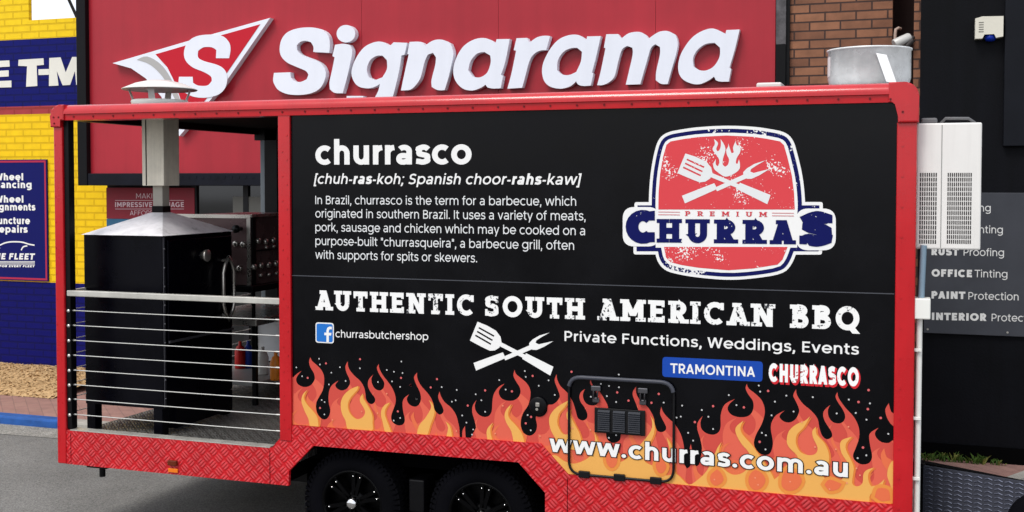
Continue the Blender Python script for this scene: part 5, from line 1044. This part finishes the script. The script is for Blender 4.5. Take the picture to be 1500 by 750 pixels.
# chimney cap above the roof
cc = on(234, 130, 1, ay_); cx_ = cc.x; rc = (uv(279, 130, ay_)[0]-uv(188.5, 130, ay_)[0])/2
zt_ = uv(234, 131, ay_)[1]; zc_ = uv(234, 147, ay_)[1]
M_CAP = mat('cap_metal', (220, 218, 212), .35, .1, vary=.08)
mb = MB(); mb.lathe((cx_, ay_, 0), (0, 0, 1), [(0, zt_+.066), (rc*.3, zt_+.062), (rc*.65, zt_+.04), (rc*.93, zt_+.008), (rc, zt_), (rc*.98, zt_-.006), (rc*.7, zt_-.002), (0, zt_+.01)], 40); capo = part(mb, 'chimney_cap', M_CAP, ov)
mb = MB(); rb = rc*.76; mb.lathe((cx_, ay_, 0), (0, 0, 1), [(0, zc_-.0), (rb*.97, zc_), (rb, zc_-.012), (rb*.97, zc_-.03), (rb*.97, ZT-.02)], 40); part(mb, 'cap_base', M_CAP, capo)
for k in range(4):
    a = R(20+90*k); d_ = Vector((math.cos(a), math.sin(a), 0)); t_ = Vector((-math.sin(a), math.cos(a), 0))*.022; p0 = Vector((cx_, ay_, zc_-.01))+d_*rb*.93; p1 = Vector((cx_, ay_, zt_+.004))+d_*rc*.84
    mb = MB(); mb.obox((p0+p1)/2, t_, d_*.002, (p1-p0)/2); part(mb, 'cap_strap', M_CAP, capo)
# door, handle, gauges on the right face
mb = MB(); mb.box((ox1+.002, oy0+.035, 1.24), (ox1+.022, oy1-.03, oz1-.03), .004); dr = part(mb, 'door', M_OV, ov)
mb = MB(); mb.box((ox1+.022, oy0+.03, 1.22), (ox1+.034, oy1-.03, 1.235)); mb.box((ox1+.002, oy0+.005, oz0+.01), (ox1+.006, oy0+.022, oz1-.01)); part(mb, 'door_edge', mat('edge_steel', (84, 84, 90), .35, .6), ov)
hy = (oy0+oy1)/2; xh = ox1+.075
h0 = on(334, 376, 0, xh); h1 = on(336, 468, 0, xh); hl = on(326, 400, 0, xh); hr = on(344, 400, 0, xh); ym = (hl.y+hr.y)/2; hh_ = abs(hr.y-hl.y)/2*.85
mb = MB(); zt2, zb2 = h0.z, h1.z; mb.tube([(xh, ym, zt2), (xh, ym-hh_*.7, zt2-.06), (xh, ym-hh_, zt2-.11), (xh, ym-hh_, zb2+.11), (xh, ym-hh_*.7, zb2+.06), (xh, ym, zb2), (xh, ym+hh_*.7, zb2+.06), (xh, ym+hh_, zb2+.11), (xh, ym+hh_, zt2-.11), (xh, ym+hh_*.7, zt2-.06)], .013, 10, closed=True)
mb.tube([(ox1+.02, ym, zt2-.03), (xh, ym, zt2-.02)], .01, 8); mb.tube([(ox1+.02, ym, zb2+.03), (xh, ym, zb2+.02)], .01, 8); part(mb, 'door_handle', M_STEEL, dr)
g = on(297, 374, 0, ox1+.03); mb = MB(); mb.lathe((ox1+.02, g.y, g.z), (1, 0, 0), [(.0, 0), (.028, 0), (.03, .03), (.042, .034), (.042, .05), (.036, .054), (0, .054)], 24); part(mb, 'thermometer', M_STEEL, dr)
mb = MB()
for k in range(9): mb.lathe((ox1+.006, oy0+.014, .85+k*.125), (1, 0, 0), [(.007, 0), (.006, .004), (0, .006)], 8)
part(mb, 'side_bolts', mat('bolt_grey', (110, 110, 114), .35, .6), ov)
for x, y in ((ox0+.04, oy0+.04), (ox1-.05, oy0+.04), (ox0+.04, oy1-.04), (ox1-.05, oy1-.04)):
    mb = MB(); mb.box((x-.035, y-.035, ZF), (x+.035, y+.035, oz0+.01), .003); part(mb, 'leg', M_OV, ov)
mb = MB(); mb.box((ox1-.09, oy0+.12, ZF+.03), (ox1+.01, oy1-.02, oz0-.002)); part(mb, 'ash_drawer', M_OV, ov)  # black block: base skid plus the shadow under the oven, built as a shape

# ------------------------------------------------------------------ rotisserie grill cabinet and stand behind the smoker
gy0 = 1.32; gc = on(367, 316, 1, gy0); gx1 = gc.x; gx0 = .03; gy1 = 2.25; gz1 = gc.z; gz0 = on(367, 424, 1, gy0).z
gr = thing('skewer_grill_cabinet', 'dark stainless skewer grill cabinet with rows of round sockets behind the smoker', 'grill', ((gx0+gx1)/2, (gy0+gy1)/2, gz0))
M_GC = mat('maroon_steel', (96, 78, 78), .26, .25, vary=.2, vscale=5)  # reflected red put into the base colour of the steel
mb = MB(); mb.box((gx0, gy0, gz0+.03), (gx1, gy1, gz1), .004); part(mb, 'body', M_GC, gr)
mb = MB(); mb.box((gx0-.2, gy0-.012, gz1-.02), (gx1+.004, gy0-.001, gz1+.008)); mb.box((gx1-.028, gy0-.012, gz0+.02), (gx1+.004, gy0-.0015, gz1-.021)); mb.box((gx1+.001, gy0, gz1-.012), (gx1+.012, gy1, gz1+.01)); part(mb, 'edge_frame', M_STEEL, gr)
mb = MB(); mb.box((gx1+.0012, gy0+.01, gz0+.02), (gx1+.014, gy0+.05, gz1-.013)); mb.box((gx1+.0012, gy0+.05, (gz0+gz1)/2+.005), (gx1+.008, gy1, (gz0+gz1)/2+.015)); part(mb, 'door_post', M_BLACK, gr)
mb = MB(); mb.box((gx0, gy0-.03, gz0-.02), (gx1+.03, gy1, gz0+.028), .004); part(mb, 'worktop', M_BLACK, gr)
for (pts, ax) in (([(377, 353), (388, 354), (399, 352), (388, 362), (399, 361), (371, 391), (381, 389), (392, 388), (403, 386), (380, 403), (392, 402), (403, 400)], 0), ([(346, 357), (357, 358), (352, 393), (344, 395)], 1)):
    for px, py in pts:
        if ax == 0: p = on(px, py, 0, gx1+.012); dirn = (1, 0, 0); r_ = .024 if py in (353, 354, 352, 391, 389, 388, 386) else .014
        else: p = on(px, py, 1, gy0-.004); dirn = (0, -1, 0); r_ = .024
        mb = MB(); mb.lathe(p, dirn, [(0, 0), (r_, 0), (r_*.95, .018), (r_*.5, .024), (0, .024)], 14); part(mb, 'skewer_socket', M_STEEL, gr)
mb = MB(); p = on(353, 335, 1, gy0-.005); mb.lathe(p, (0, -1, 0), [(0, 0), (.015, 0), (.015, .05), (.03, .055), (.03, .08), (0, .085)], 14); part(mb, 'knob', M_BLACK, gr)

st = thing('steel_work_table', 'stainless work table with black legs and lower shelf under the grill cabinet', 'table', (.35, 1.75, ZF))
tc_ = on(372, 478, 1, 1.3); tz = on(372, 472, 1, 1.3).z; tx1 = tc_.x+.02
mb = MB(); mb.box((.04, 1.3, tz-.03), (tx1, 2.3, tz+.02), .004); part(mb, 'table_top', M_STEEL, st)
for x, y in ((tx1-.06, 1.33), (tx1-.06, 2.22), (.08, 1.33), (.08, 2.22)):
    mb = MB(); mb.box((x, y, ZF), (x+.035, y+.035, tz-.03), .003); mb.box((x+.002, y+.002, tz+.02), (x+.022, y+.022, gz0-.02)); part(mb, 'leg', M_BLACK, st)
mb = MB(); sz = on(372, 560, 1, 1.36).z; mb.box((.06, 1.36, sz-.03), (tx1-.03, 2.25, sz), .003); part(mb, 'lower_shelf', mat('shelf_grey', (150, 150, 148), .4, .3, vary=.1), st)
mb = MB(); mb.box((.06, 2.26, sz+.01), (tx1-.05, 2.27, tz-.04)); part(mb, 'back_panel', mat('pale_panel', (196, 198, 200), .5, vary=.1), st)
bt = [('red plastic sauce bottle on the lower shelf of the work table', (170, 26, 24)), ('blue plastic bottle on the lower shelf of the work table', (24, 50, 140)), ('orange plastic bottle on the lower shelf of the work table', (206, 120, 40)), ('white plastic bottle on the lower shelf of the work table', (214, 212, 206))]
for (lab, c_), (px, yy) in zip(bt, ((352, 1.9), (364, 1.95), (404, 1.5), (385, 1.7))):
    u_ = on(px, 520, 1, yy); mb = MB(); h_ = .22
    mb.lathe((u_.x, yy, sz+.001), (0, 0, 1), [(0, 0), (.042, 0), (.045, .01), (.045, h_*.62), (.03, h_*.8), (.014, h_*.86), (.014, h_), (0, h_)], 18); o = mb.build('sauce_bottle', mat('bottle_'+str(c_), c_, .35), None, True); tag(o, lab, 'bottle', 'bottles on the work table shelf')
